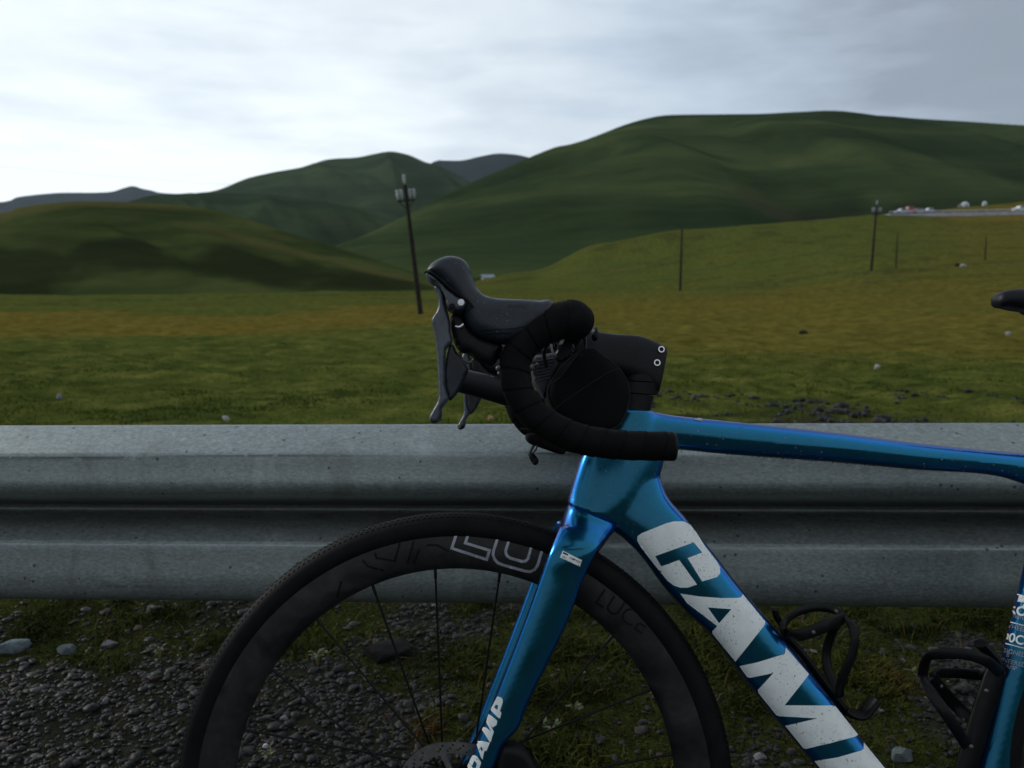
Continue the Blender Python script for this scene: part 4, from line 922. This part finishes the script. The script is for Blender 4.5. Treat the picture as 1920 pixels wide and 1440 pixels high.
# ---- wheels
WR = 0.352
def wheel(name, C, parent, spokes=21, a0=-5.5, front=True):
    w = linkmesh(name, bpy.data.meshes.new(name), parent) if False else None
    w = empty(name, (0, 0, 0)); w.parent = parent; w.location = C - parent.location; 
    def P(r, a, off): return C + XV * (r * math.sin(a)) + UV * (r * math.cos(a)) + NV * off
    def rev(mb, prof_, n=220):
        mb.rings([[P(r, 2 * math.pi * i / n, o) for r, o in prof_] for i in range(n)], closed=True)
        return mb
    rt = 0.0185; rc = WR - rt
    tp = [(rc + rt * math.cos(t), rt * math.sin(t)) for t in [2 * math.pi * j / 20 for j in range(20)]]
    ty = rev(MB(), tp).build('tyre', MAT['tyre'], w)
    mb = MB(); nk = 290
    for i in range(nk):
        for j, (ph, hs) in enumerate([(-38, .5), (-19, 0), (0, .5), (19, 0), (38, .5)]):
            a = 2 * math.pi * (i + hs) / nk; t = R(ph); r = rc + rt * math.cos(t); o = rt * math.sin(t)
            c = P(r, a, o); er = (XV * math.sin(a) + UV * math.cos(a)) * math.cos(t) + NV * math.sin(t); et = XV * math.cos(a) - UV * math.sin(a); eo = er.cross(et)
            mb.box(c, 0.0032, 0.0038, 0.0008, (et, eo, er))
    tag(mb.build('tread', MAT['tyre'], w, smooth=False), kind='stuff')
    ri = WR - 0.0275; rb = ri - 0.0445
    rp = [(ri, .0135), (ri - .0015, .0150), (ri - .010, .0153), (ri - .022, .0150), (ri - .034, .0118), (rb + .0035, .0065), (rb, .002), (rb, -.002), (rb + .0035, -.0065), (ri - .034, -.0118), (ri - .022, -.0150), (ri - .010, -.0153), (ri - .0015, -.0150), (ri, -.0135), (ri - .004, 0)]
    rim = rev(MB(), rp, 260).build('rim', MAT['rim'], w)
    hub = MB(); hs = [(-.052, .010), (-.045, .010), (-.036, .012), (-.033, .024), (-.029, .024), (-.026, .013), (.022, .013), (.027, .022), (.031, .022), (.034, .015), (.052, .010)]
    hub.rings([[C + (XV * math.cos(j * math.pi / 12) + UV * math.sin(j * math.pi / 12)) * r + NV * o for j in range(24)] for o, r in hs]); hub.build('hub', MAT['black'], w)
    for k in range(spokes):
        a = R(a0 + 360 * k / spokes); side = 1 if k % 2 else -1
        tang = side if k % 4 < 2 else -side
        q = P(0.0175, a + (1.25 if k % 2 else -1.25), 0.029 * (1 if (k // 2) % 2 else -1)); e_ = P(rb + .004, a, 0)
        mb = MB(); sweep(mb, [q, q.lerp(e_, .04), q.lerp(e_, .92), e_], [.0013, .0012, .0012, .0013], 6, ref=NV, flat=(0.7, 1.25))
        nip = (e_ - q).normalized(); sweep(mb, [e_ - nip * .016, e_ - nip * .003], .0021, 8, ref=NV); mb.build('spoke', MAT['black'], w)
    if front:  # brake rotor with drilled holes
        off = .0385; R1, R2 = .0780, .0635; outer = []; 
        for i in range(72):
            a = 2 * math.pi * i / 72; outer.append((math.cos(a) * (R1 + .0012 * math.cos(6 * a)), math.sin(a) * (R1 + .0012 * math.cos(6 * a))))
        inner = [(math.cos(2 * math.pi * i / 60) * (R2 - .0006 * math.cos(i)), math.sin(2 * math.pi * i / 60) * R2) for i in range(60)]
        holes = []
        for i in range(36):
            for r_, ph in ((.0735, 0), (.0698, .5) , (.0668, 1.0) if i % 2 else (.0678, .9)):
                if i % 6 == 5: continue
                a = 2 * math.pi * (i + ph * .55) / 36; holes.append([(math.cos(a) * r_ + math.cos(2 * math.pi * j / 7) * .0016, math.sin(a) * r_ + math.sin(2 * math.pi * j / 7) * .0016) for j in range(7)])
        V, Fc, _ = cdt([outer, inner] + holes, .006); mb = MB()
        for o in (off + .0009, off - .0009): mb.add([C + XV * v.x + UV * v.y + NV * o for v in V], Fc)
        for i in range(6):
            a = 2 * math.pi * i / 6 + .3; q0 = (math.cos(a) * .026, math.sin(a) * .026); q1 = (math.cos(a + .42) * .064, math.sin(a + .42) * .064)
            mb.box(C + XV * (q0[0] + q1[0]) / 2 + UV * (q0[1] + q1[1]) / 2 + NV * off, .043, .0065, .0017, ((XV * (q1[0] - q0[0]) + UV * (q1[1] - q0[1])).normalized(), (XV * (q1[0] - q0[0]) + UV * (q1[1] - q0[1])).normalized().cross(NV), NV))
        mb.rings([[C + (XV * math.cos(j * math.pi / 12) + UV * math.sin(j * math.pi / 12)) * r + NV * (off + o) for j in range(24)] for o, r in ((-.001, .030), (.0015, .030), (.0016, .018), (.004, .016))])
        mb.build('brake_rotor', MAT['darksteel'], w, smooth=False)
    return w, rim
fw, rim = wheel('front_wheel', H0, bike); bvr = bvh_of(rim)
def z1(*p): return [(840 + x / 6.4, 980 + y / 6.4) for x, y in p]
LU = strokes([z1((95, 155), (45, 306), (465, 440), (498, 332), (208, 243), (238, 155))], 5.2) + strokes([z1((598, 180), (548, 330), (540, 380), (556, 430), (595, 478), (660, 505), (930, 580), (990, 585), (1040, 560), (1075, 510), (1135, 308))], 5.2) + strokes([z1((735, 200), (692, 330), (695, 368), (712, 400), (750, 425), (890, 464), (930, 460), (960, 430), (1008, 262))], 5.2)
decal('letter', [LU[0]], bvr, MAT['silver_print'], fw, 3.0); decal('letter', [LU[1]], bvr, MAT['silver_print'], fw, 3.0); decal('letter', [LU[2]], bvr, MAT['silver_print'], fw, 3.0)
text_decal('lettering', 'LUCE', (1112, 1128), (0.83, 0.56), 46, bvr, MAT['dark_print'], fw, bold=0.0)
for pl in strokes([[(703, 1036), (706, 1046), (740, 1052), (750, 1018)], [(680, 1050), (690, 1062), (720, 1070)], [(776, 1014), (764, 1056)], [(786, 1030), (776, 1058)], [(800, 1022), (820, 1022), (842, 1034)], [(640, 1090), (632, 1120)]], 4.0): decal('print_mark', [pl], bvr, MAT['dark_print'], fw, 4.0)
rw, _ = wheel('rear_wheel', RH, bike, front=False)
# thru axle, caliper behind the fork
mb = MB(); puff(mb, [(938, 1392), (985, 1398), (1012, 1440), (1030, 1500), (960, 1520), (925, 1460)], 0.045, 0.014, 0.010)
mb.build('brake_caliper', MAT['black'], bike)
# crankset (below the frame, out of the picture)
mb = MB(); mb.rings([[BBc - NV * o + (XV * math.cos(j * math.pi / 20) + UV * math.sin(j * math.pi / 20)) * r for j in range(40)] for o, r in ((.046, .03), (.046, .085), (.049, .085), (.049, .03))], cap=False, closed=True); mb.build('chainring', MAT['darksteel'], bike)
for s in (-1, 1):
    mb = MB(); e2 = BBc + NV * s * .07 + (XV * .165 - UV * .02) * s; sweep(mb, [BBc + NV * s * .05, BBc + NV * s * .062 + (XV * .03) * s, e2], [.014, .013, .010], 12, ref=NV); mb.box(e2 + NV * s * .05, .08, .09, .02, (XV, NV, UV)); mb.build('crank', MAT['black'], bike)

# ---- stem, spacers, handlebar, tape, hoods
mb = MB(); loft(mb, [((1062, 622), (1058, 672), .020, 0), ((1110, 622), (1108, 690), .020, 0), ((1150, 627), (1145, 700), .019, 0), ((1195, 630), (1185, 712), .019, 0), ((1225, 640), (1208, 722), .018, 0), ((1247, 651), (1230, 738), .017, 0), ((1250, 653), (1233, 740), .016, 0)], ex=3.6)
stem = remeshed(mb, 'stem', MAT['carbon'], bike, .0026, 4)
for st_ in ([((1170, 694), (1241, 699), .0172, 0), ((1166, 714), (1238, 719), .0172, 0)], [((1164, 716), (1239, 721), .0176, 0), ((1160, 736), (1233, 742), .0176, 0)], [((1166, 738), (1226, 744), .0168, 0), ((1158, 764), (1219, 773), .0172, 0)]):
    mb = MB(); loft(mb, st_, ex=2.4); mb.build('headset_spacer', MAT['black'], bike)
for x, y in ((1240, 655), (1232, 680)):
    c = B(x, y, .0185); mb = MB(); mb.rings([[c + (XV * math.cos(j * math.pi / 10) + UV * math.sin(j * math.pi / 10)) * r + NV * o for j in range(20)] for o, r in ((-.004, .0042), (.0014, .0042), (.0014, .0028))], cap=False); mb.build('bolt', MAT['chrome'], stem)
    mb = MB(); mb.rings([[c + (XV * math.cos(j * math.pi / 3) + UV * math.sin(j * math.pi / 3)) * .0028 + NV * o for j in range(6)] for o in (-.003, .0004)]); mb.build('bolt_socket', MAT['black'], stem)
BO = 0.205
P0 = B(1084, 600, BO - .010); SC = P0 - NV * (BO - .010)
barpts = [SC, SC + NV * .07, SC + NV * .14, P0 - NV * .012, B(1072, 597, BO), B(1042, 604, BO + .004), B(1010, 620, BO + .004), B(985, 642, BO + .004), B(968, 672, BO + .005), B(966, 705, BO + .007), B(976, 742, BO + .009), B(1002, 777, BO + .011), B(1042, 804, BO + .012), B(1092, 824, BO + .012), B(1150, 833, BO + .012), B(1205, 836, BO + .012), B(1262, 837, BO + .012)]
bp = catmull(barpts, 14); ln = [0]
for i in range(1, len(bp)): ln.append(ln[-1] + (bp[i] - bp[i - 1]).length)
rad = []
for i, l in enumerate(ln):
    k = i / 14
    rad.append(float(np.interp(k, [0, 2, 3, 4, 5, 6, 7, 8, 9, 12, 16], [.0135, .0150, .0185, .0200, .0200, .0185, .0172, .0162, .0162, .0158, .0150])))
PIT = .021
def wrap(s, th):
    f = (s / PIT + th / (2 * math.pi)) % 1.0
    return 1.0 + .045 * (f - .5) + (-.06 * max(0, 1 - abs(f - .03) / .05))
# resample densely
dense = []; rd_ = []; tot = ln[-1]; nd = 620
for i in range(nd):
    l = tot * i / (nd - 1); k = max(1, min(len(ln) - 1, int(np.searchsorted(ln, l)))); t = (l - ln[k - 1]) / (ln[k] - ln[k - 1]); dense.append(bp[k - 1].lerp(bp[k], t)); rd_.append(rad[k - 1] * (1 - t) + rad[k] * t)
tb = MB(); sweep(tb, dense, rd_, 28, rfun=wrap)
tb.build('handlebar_tape', MAT['tape'], bike, angle=60); t2 = MB(); t2.add(mirror_verts(tb.v), tb.f); t2.build('handlebar_tape', MAT['tape'], bike, angle=60)
for mir in (0, 1):
    mb = MB(); e1 = barpts[-1]; dx = (barpts[-1] - barpts[-2]).normalized(); sweep(mb, [e1 - dx * .001, e1 + dx * .002, e1 + dx * .0032], [.0150, .0146, .011], 24, ref=NV)
    if mir: mb.v = [tuple(v) for v in mirror_verts(mb.v)]
    mb.build('bar_plug', MAT['carbon'], bike)
def za(*p): return [(780 + x / 3.428, 460 + y / 3.428) for x, y in p]
hood_o = za((60, 186), (64, 168), (80, 142), (112, 108), (160, 82), (225, 70), (290, 82), (330, 115), (352, 155), (365, 210), (392, 270), (430, 312), (480, 332), (560, 342), (640, 345), (720, 350), (800, 354), (858, 350), (905, 400), (900, 470), (820, 540), (700, 610), (600, 640), (545, 640), (480, 622), (400, 592), (352, 560), (322, 510), (300, 440), (255, 380), (210, 310), (150, 245), (100, 210))
brk_o = za((62, 184), (100, 196), (164, 246), (220, 300), (282, 344), (334, 372), (352, 395), (300, 446), (240, 442), (210, 428), (196, 400), (180, 330), (150, 280), (100, 252), (70, 222))
def zb(*p): return za(*p)
blade_o = za((112, 268), (150, 262), (178, 300), (192, 380), (212, 450), (222, 500), (226, 560), (236, 622), (205, 660), (192, 700), (192, 900), (212, 985), (190, 1020), (168, 1055), (164, 1100), (148, 1132), (118, 1145), (92, 1134), (84, 1104), (108, 1055), (130, 1015), (143, 975), (143, 900), (136, 760), (128, 650), (115, 560), (98, 490), (112, 455), (132, 425), (142, 375), (132, 315))
pad_o = za((205, 664), (234, 632), (262, 680), (300, 735), (337, 790), (330, 830), (300, 890), (270, 950), (216, 1000), (196, 950), (182, 880), (184, 790))
low_o = za((225, 450), (300, 445), (330, 500), (380, 560), (440, 595), (550, 640), (540, 700), (500, 770), (440, 770), (380, 735), (330, 700), (290, 690), (250, 640), (228, 560))
tilt_h = None
def both(name, builder, mat, par, sub=None, **kw):
    out = []
    for mir in (0, 1):
        mb = MB(); builder(mb)
        if mir: mb.v = [tuple(v) for v in mirror_verts(mb.v)]
        pr_ = par[mir] if isinstance(par, (list, tuple)) else par
        out.append(mb.build(name, mat, pr_, **kw) if not sub else remeshed(mb, name, mat, pr_, *sub))
    return out
hoods = both('brake_hood', lambda mb: puff(mb, hood_o, BO, .0195, .015, step=.003), MAT['hood'], bike, (.0016, 6))
brks = both('lever_body', lambda mb: puff(mb, brk_o, BO, .0212, .0035, step=.003), MAT['bracket'], hoods, (.0012, 2))
for k_ in (0, 1):
    q = [B(x, y, BO) for x, y in za((60, 178), (82, 178), (110, 196), (165, 240), (222, 292), (285, 340), (335, 375), (372, 420))]
    q = [v + NV * d_ for v, d_ in zip(q, (.004, .012, .0165, .0188, .0195, .0198, .0198, .0196))]
    if k_: q = mirror_verts(q)
    sweep(MB(), catmull(q, 5), .0013, 8).build('seam', MAT['dark_print'], hoods[k_])
blades_ = both('brake_lever', lambda mb: puff(mb, blade_o, BO + .004, .0072, .0032, step=.0022, sub=5), MAT['lever'], bike, (.0010, 5))
both('shift_paddle', lambda mb: puff(mb, pad_o, BO - .001, .0055, .0025, step=.0025), MAT['paddle'], blades_, (.0010, 4))
both('lever_tip', lambda mb: puff(mb, za((88, 1112), (118, 1098), (160, 1060), (168, 1085), (160, 1118), (140, 1138), (115, 1145), (94, 1134)), BO + .001, .0085, .006), MAT['black'], blades_)
both('clamp_body', lambda mb: puff(mb, low_o, BO - .004, .012, .009, step=.004), MAT['black'], hoods)
for x, y, r_, mt in ((864.5, 567, .0034, 'white_plastic'), (848, 574, .0030, 'dark_print')):
    c = B(x, y, BO + .0212); mb = MB(); mb.rings([[c + (XV * math.cos(j * math.pi / 10) + UV * math.sin(j * math.pi / 10)) * r + NV * o for j in range(20)] for o, r in ((-.004, r_), (.0006, r_), (.0008, r_ * .8))]); mb.build('screw_cap', MAT[mt], hoods[0])
sweep(MB(), catmull([B(855, 612, BO + .008), B(862, 613, BO + .010), B(869, 608, BO + .010)], 4), .0016, 8).build('spring_clip', MAT['chrome'], hoods[0])
bvh_ = bvh_of(hoods[0])
# seam where hood meets the tape, moulded ribs
for pts, w in (([(900, 621), (930, 618), (965, 616), (988, 612)], 1.4), ([(902, 628), (930, 625), (960, 625)], 1.2), ([(905, 637), (925, 640), (950, 645)], 1.2), ([(867, 590), (885, 577)], 1.0)):
    decal('moulded_line', strokes([pts], w), bvh_, MAT['dark_print'], hoods[0], 4, .0003)
for x in range(953, 986, 5): decal('moulded_line', strokes([[(x, 578), (x + 3, 572)]], 1.1), bvh_, MAT['dark_print'], hoods[0], 4, .0003)
# cables and small fittings below the hood
mb = MB(); sweep(mb, catmull([B(861, 660, BO - .01), B(868, 676, BO - .01), B(880, 680, BO - .01), B(889, 673, BO - .01), B(893, 660, BO - .01)], 5), .0014, 8); mb.build('return_spring', MAT['darksteel'], bike)
mb = MB(); sweep(mb, catmull([B(1025, 690, .1), B(1020, 660, .11), B(1032, 640, .12), B(1050, 628, .13), B(1070, 622, .12)], 6), .0022, 8); mb.build('cable', MAT['black'], bike)
mb = MB(); sweep(mb, catmull([B(975, 805, .0), B(995, 808, .0), B(1040, 820, .0), B(1090, 850, .0)], 6), .0024, 8); mb.build('cable', MAT['black'], bike)
mb = MB(); sweep(mb, catmull([B(915, 655, -.02), B(960, 664, -.02), B(1005, 665, .0), B(1045, 655, .01)], 6), .011, 10); mb.build('cable_guide', MAT['black'], bike)
for x, y, r_, o in ((934, 653, .0048, .08), (937, 648, .004, .08), (935, 691, .0042, .08), (937, 700, .0034, .08), (1000, 676, .0050, .09), (997, 690, .0044, .09), (1006, 684, .0036, .09)):
    mb = MB().sphere(B(x, y, o), r_ * 0.9, 10); mb.build('cord_bead', MAT['darksteel'], bike)

# ---- lamp under the bar
lamp = empty('bicycle_lamp', B(920, 725, 0)); tag(lamp, 'black tubular lamp with faint lettering hung under the handlebar', 'bicycle lamp')
mb = MB(); sweep(mb, [B(862, 712, .0), B(866, 714, .0), B(905, 724, .0), B(960, 740, .0), B(1010, 757, .0)], [.0125, .0160, .0165, .0165, .0165], 24, ref=NV, flat=(1.0, 1.0)); lb = mb.build('lamp_body', MAT['carbon'], lamp)
for x, y in ((912, 705), (932, 708)): mb = MB().box(B(x, y + 2, .0), .010, .012, .004, (XV, NV, UV)); mb.build('button', MAT['paddle'], lamp)
text_decal('lettering', 'ROAD', (907, 727), (0.96, 0.27), 15, bvh_of(lb), MAT['grey_print'], lamp, .0005, sx=0.8)
mb = MB(); sweep(mb, catmull([B(1010, 760, .0), B(1030, 735, .0), B(1050, 690, .0), B(1062, 655, .0)], 5), .008, 10); mb.build('bracket', MAT['black'], lamp)

# ---- handlebar bag
bag = empty('handlebar_bag', B(1105, 806, .0)); tag(bag, 'black round fabric bag hanging below the handlebar in front of the head tube', 'bag')
bo = za((846, 905), (870, 862), (925, 785), (985, 725), (1040, 682), (1090, 660), (1140, 658), (1190, 690), (1250, 735), (1310, 790), (1352, 850), (1374, 910), (1378, 975), (1366, 1050), (1335, 1120), (1295, 1172), (1235, 1192), (1150, 1195), (1050, 1160), (950, 1110), (880, 1060), (848, 1000), (840, 950))
O2 = [loc2(B(x, y, .09)) for x, y in bo]; O2 = [(v.x, v.y) for v in catmull([Vector((a, b_, 0)) for a, b_ in O2], 3, closed=True)]
cx_ = sum(p[0] for p in O2) / len(O2); cy_ = sum(p[1] for p in O2) / len(O2)
def ring(off, s): return [from2(cx_ + (a - cx_) * s, cy_ + (b_ - cy_) * s, off) for a, b_ in O2]
mb = MB(); mb.rings([ring(o, s) for o, s in ((.0945, .02), (.0945, .4), (.094, .75), (.092, .92), (.088, .985), (.083, 1.0), (.05, 1.005), (0, 1.01), (-.06, 1.0), (-.083, .99), (-.09, .94), (-.094, .7))])
bagb = mb.build('bag_body', MAT['bag'], bag, angle=50)
sweep(MB(), [from2(cx_ + (a - cx_) * .975, cy_ + (b_ - cy_) * .975, .0895) for a, b_ in O2], .0010, 7, closed=True, ref=NV).build('piping', MAT['seam'], bag)
bvb = bvh_of(bagb)
for pts in ([(845, 0)],): pass
for pts in (za((1300, 790), (1200, 840), (1060, 930), (960, 1000), (880, 1060)), za((1090, 660), (1180, 700), (1250, 745), (1320, 800)), za((846, 905), (925, 850), (1010, 740), (1040, 700))):
    vs, fs = stick([Vector(p) for p in pts], [], bvb); 
    q = []
    for x, y in [(v.x, v.y) for v in catmull([Vector((a, b_, 0)) for a, b_ in pts], 5)]:
        h = bvb.ray_cast(CAM, ray(x, y).normalized())
        if h[0]: q.append(h[0] + NV * .0004)
    if len(q) > 3: sweep(MB(), q, .0006, 6, ref=NV).build('seam', MAT['seam'], bag)
for o in (.055, -.055):   # straps up to the bar
    c = SC + NV * o; rg = []
    for k in range(24):
        a = 2 * math.pi * k / 24; rg.append(c + XV * (math.cos(a) * .021) + UV * (math.sin(a) * .026 - .008))
    sweep(MB(), rg, 1.0, 8, ref=NV, flat=(.011, .0022), closed=True).build('strap', MAT['strap'], bag)
mb = MB(); puff(mb, [(1002, 668), (1022, 664), (1044, 662), (1052, 676), (1040, 705), (1028, 730), (1020, 750), (1008, 735), (998, 715), (996, 690)], .075, .006, .006); mb.build('side_flap', MAT['strap'], bag)
mb = MB()
for k in range(7): 
    t = k / 6; sweep(mb, [B(1004 + 4 * t, 678 + t * 36, .083), B(1038 - 6 * t, 672 + t * 36, .083)], .0011, 5)
tag(mb.build('cord_lacing', MAT['strap'], bag))
mb = MB(); puff(mb, [(1050, 640), (1062, 634), (1078, 650), (1070, 668), (1050, 680), (1040, 668)], .12, .004, .003); mb.build('buckle', MAT['black'], bag)
mb = MB(); puff(mb, [(986, 815), (1005, 812), (1035, 822), (1060, 838), (1055, 852), (1020, 842), (990, 830)], .05, .008, .006); mb.build('lower_strap', MAT['bag'], bag)
mb = MB(); sweep(mb, catmull([B(1004, 828, .05), B(1000, 836, .05), B(995, 846, .05), B(992, 855, .05)], 4), .0020, 8); sweep(mb, catmull([B(1006, 830, .055), B(1006, 840, .055), B(999, 850, .055)], 4), .0012, 6); mb.build('cord', MAT['strap'], bag)
mb = MB(); puff(mb, [(992, 852), (1000, 850), (1010, 862), (1008, 870), (1001, 872), (994, 862)], .05, .005, .004); mb.build('cord_lock', MAT['black'], bag)
mb = MB(); puff(mb, [(1110, 618), (1116, 612), (1121, 616), (1121, 634), (1115, 640), (1109, 634)], .05, .008, .004); mb.build('strap_buckle', MAT['carbon'], bag)

# ---- seat post, saddle
mb = MB(); loft(mb, [((1988, 850), (2052, 860), .013, 0), ((2010, 760), (2062, 770), .012, 0), ((2035, 620), (2090, 630), .012, 0)]); mb.build('seat_post', MAT['carbon'], bike)
S0 = B(1868, 560, 0); S1 = B(2180, 560, 0); rgs = []
def sx(px): return B(px, 560, 0)
for px, yt, yb, hw in ((1866, 562, 566, .004), (1868, 553, 574, .012), (1874, 548, 577, .016), (1884, 545, 578, .018), (1900, 543, 582, .020), (1925, 543, 585, .022), (1980, 547, 586, .026), (2060, 550, 590, .040), (2130, 548, 592, .060), (2200, 542, 592, .072), (2250, 540, 585, .070), (2262, 548, 575, .05)):
    a = B(px, yt, 0); b_ = B(px, yb, 0); c = (a + b_) / 2; u = (a - b_) / 2
    rgs.append([c + u * (math.copysign(abs(math.sin(t)) ** .75, math.sin(t))) + NV * hw * (math.copysign(abs(math.cos(t)) ** .8, math.cos(t))) for t in [2 * math.pi * j / 24 for j in range(24)]])
saddle = MB().rings(rgs).build('saddle', MAT['carbon'], bike, angle=60)
for s in (-1, 1): sweep(MB(), catmull([B(1925, 580, 0) + NV * s * .012, B(2000, 608, 0) + NV * s * .02, B(2130, 610, 0) + NV * s * .02, B(2220, 585, 0) + NV * s * .03], 5), .0035, 8).build('saddle_rail', MAT['darksteel'], saddle)

# ---- bottle cages
def zc(x, y): return (1440 + x / 4, 1120 + y / 4)
def strip(mb, pts, wa, wb, n=8):
    q = catmull([B(*zc(x, y), o) for x, y, o in pts], 6); sweep(mb, q, 1.0, 12, ref=NV, flat=(wb, wa)); return mb
MAT['cage'] = simple('cage_plastic', (0.004, 0.004, 0.0045), 0.40, 0, 60, 0.3, spec=0.16)
c1 = empty('bottle_cage', (0, 0, 0)); c1.parent = bike; c1.location = B(1530, 1270, 0) - bike.location
def mk(par, name, pts, wa, wb): strip(MB(), pts, wa, wb).build(name, MAT['cage'], par)
mk(c1, 'cage_spine', [(135, 290, 0), (260, 430, 0), (420, 640, 0), (575, 845, 0)], .0048, .011)
mk(c1, 'cage_hook', [(52, 92, 0), (66, 150, 0), (100, 200, 0), (150, 270, 0)], .0040, .008)
mk(c1, 'cage_arm', [(150, 285, .012), (112, 215, .028), (190, 130, -.010), (330, 82, -.034), (460, 85, -.034), (545, 120, -.02), (575, 160, .0)], .0052, .0028)
mk(c1, 'cage_arm', [(150, 285, .012), (200, 290, .034), (330, 255, .038), (450, 205, .036), (560, 160, .012)], .0078, .0024)
mk(c1, 'cage_arm', [(545, 120, -.02), (610, 180, .018), (648, 270, .030), (640, 400, .032), (595, 520, .030), (545, 650, .024), (540, 740, .010)], .0058, .0026)
mk(c1, 'cage_arm', [(545, 165, .0), (480, 270, -.025), (440, 400, -.032), (445, 530, -.028), (500, 660, -.018), (550, 780, -.008)], .0062, .0026)
mk(c1, 'cage_tail', [(560, 830, 0), (620, 870, 0), (700, 880, 0), (760, 820, 0), (806, 760, 0)], .0055, .014)
c2 = empty('bottle_cage', (0, 0, 0)); c2.parent = bike; c2.location = B(1850, 1330, 0) - bike.location
mk(c2, 'cage_spine', [(1745, 500, 0), (1690, 640, 0), (1610, 880, 0), (1520, 1180, 0), (1470, 1360, 0)], .014, .009)
mk(c2, 'cage_hook', [(1590, 345, 0), (1640, 400, 0), (1690, 460, 0), (1730, 560, 0)], .0065, .012)
mk(c2, 'cage_arm', [(1740, 560, .010), (1640, 480, .034), (1500, 430, .037), (1350, 420, .034), (1220, 440, .022), (1175, 500, .008), (1160, 590, 0)], .0070, .0026)
mk(c2, 'cage_arm', [(1730, 590, -.010), (1600, 585, -.034), (1420, 570, -.036), (1280, 570, -.030), (1225, 600, -.015)], .0066, .0026)
mk(c2, 'cage_arm', [(1160, 585, 0), (1210, 690, .020), (1320, 850, .034), (1420, 1000, .030), (1490, 1110, .014)], .0072, .0026)
mk(c2, 'cage_arm', [(1225, 600, -.015), (1300, 690, -.028), (1410, 810, -.032), (1500, 900, -.022), (1550, 960, -.01)], .0085, .0026)
for par, x, y, o in ((c1, 340, 262, .0415), (c2, 1298, 665, -.024), (c2, 1524, 1118, .011), (c2, 1638, 700, .011)):
    MB().sphere(B(*zc(x, y), o), .0026, 10).build('screw', MAT['darksteel'], par)

# ---- rain drops
def drops(name, bv, n, box, rmin, rmax, parent, seed_, mat='water'):
    rg = random.Random(seed_); v0, f0 = ico(2); mb = MB(); c = 0; t = 0
    while c < n and t < n * 8:
        t += 1; x = rg.uniform(box[0], box[2]); y = rg.uniform(box[1], box[3]); d = ray(x, y).normalized(); h = bv.ray_cast(CAM, d)
        if h[0] is None: continue
        nn = h[1] if h[1].dot(d) < 0 else -h[1]
        r = rmin + (rmax - rmin) * rg.random() ** 3
        a = nn.orthogonal().normalized(); b_ = nn.cross(a)
        mb.add([h[0] + a * (v[0] * r) + b_ * (v[1] * r) + nn * (v[2] * r * .5) for v in v0], [tuple(int(i) for i in f) for f in f0]); c += 1
    return tag(mb.build(name, MAT[mat], parent, angle=None), kind='stuff')
drops('water_drops', bvf, 320, (1185, 755, 1920, 900), .0004, .0016, frame, 3)
drops('water_drops', bvh_, 130, (797, 480, 960, 640), .0003, .0009, hoods[0], 4)
drops('water_drops', bvf, 90, (1065, 860, 1330, 1010), .0004, .0012, frame, 5)
rg = random.Random(5); mb = MB()
x = 1275.0
while x < 1760:
    yb = np.interp(x, [1267, 1411, 1565, 1720], [842, 855.6, 867, 880.7]); dens = 1.0 if 1330 < x < 1640 else 0.45
    if rg.random() < dens:
        r = rg.uniform(.0010, .0026); p = B(x, yb - 3.0, rg.uniform(-.004, .004)); mb.sphere(p - UV * r * .1, r, 10, (1, 1, 1.15))
    x += rg.uniform(3, 11)
tag(mb.build('water_drops', MAT['water'], frame, angle=None), kind='stuff')

# ------------------------------------------------------------------ haze
HZ = 0.000032
m = bpy.data.materials.new('haze_air'); m.use_nodes = True; nt = m.node_tree; nt.nodes.clear()
pv_ = N(nt, 'ShaderNodeVolumePrincipled'); pv_.inputs['Density'].default_value = HZ; pv_.inputs['Color'].default_value = (0.72, 0.82, 0.95, 1)
ou = N(nt, 'ShaderNodeOutputMaterial'); nt.links.new(pv_.outputs[0], ou.inputs['Volume'])
if HZ > 0:
    mb = MB().box((0, 0, 310), 13000, 13000, 900); o = mb.build('haze', m, smooth=False, angle=None); tag(o, kind='stuff')
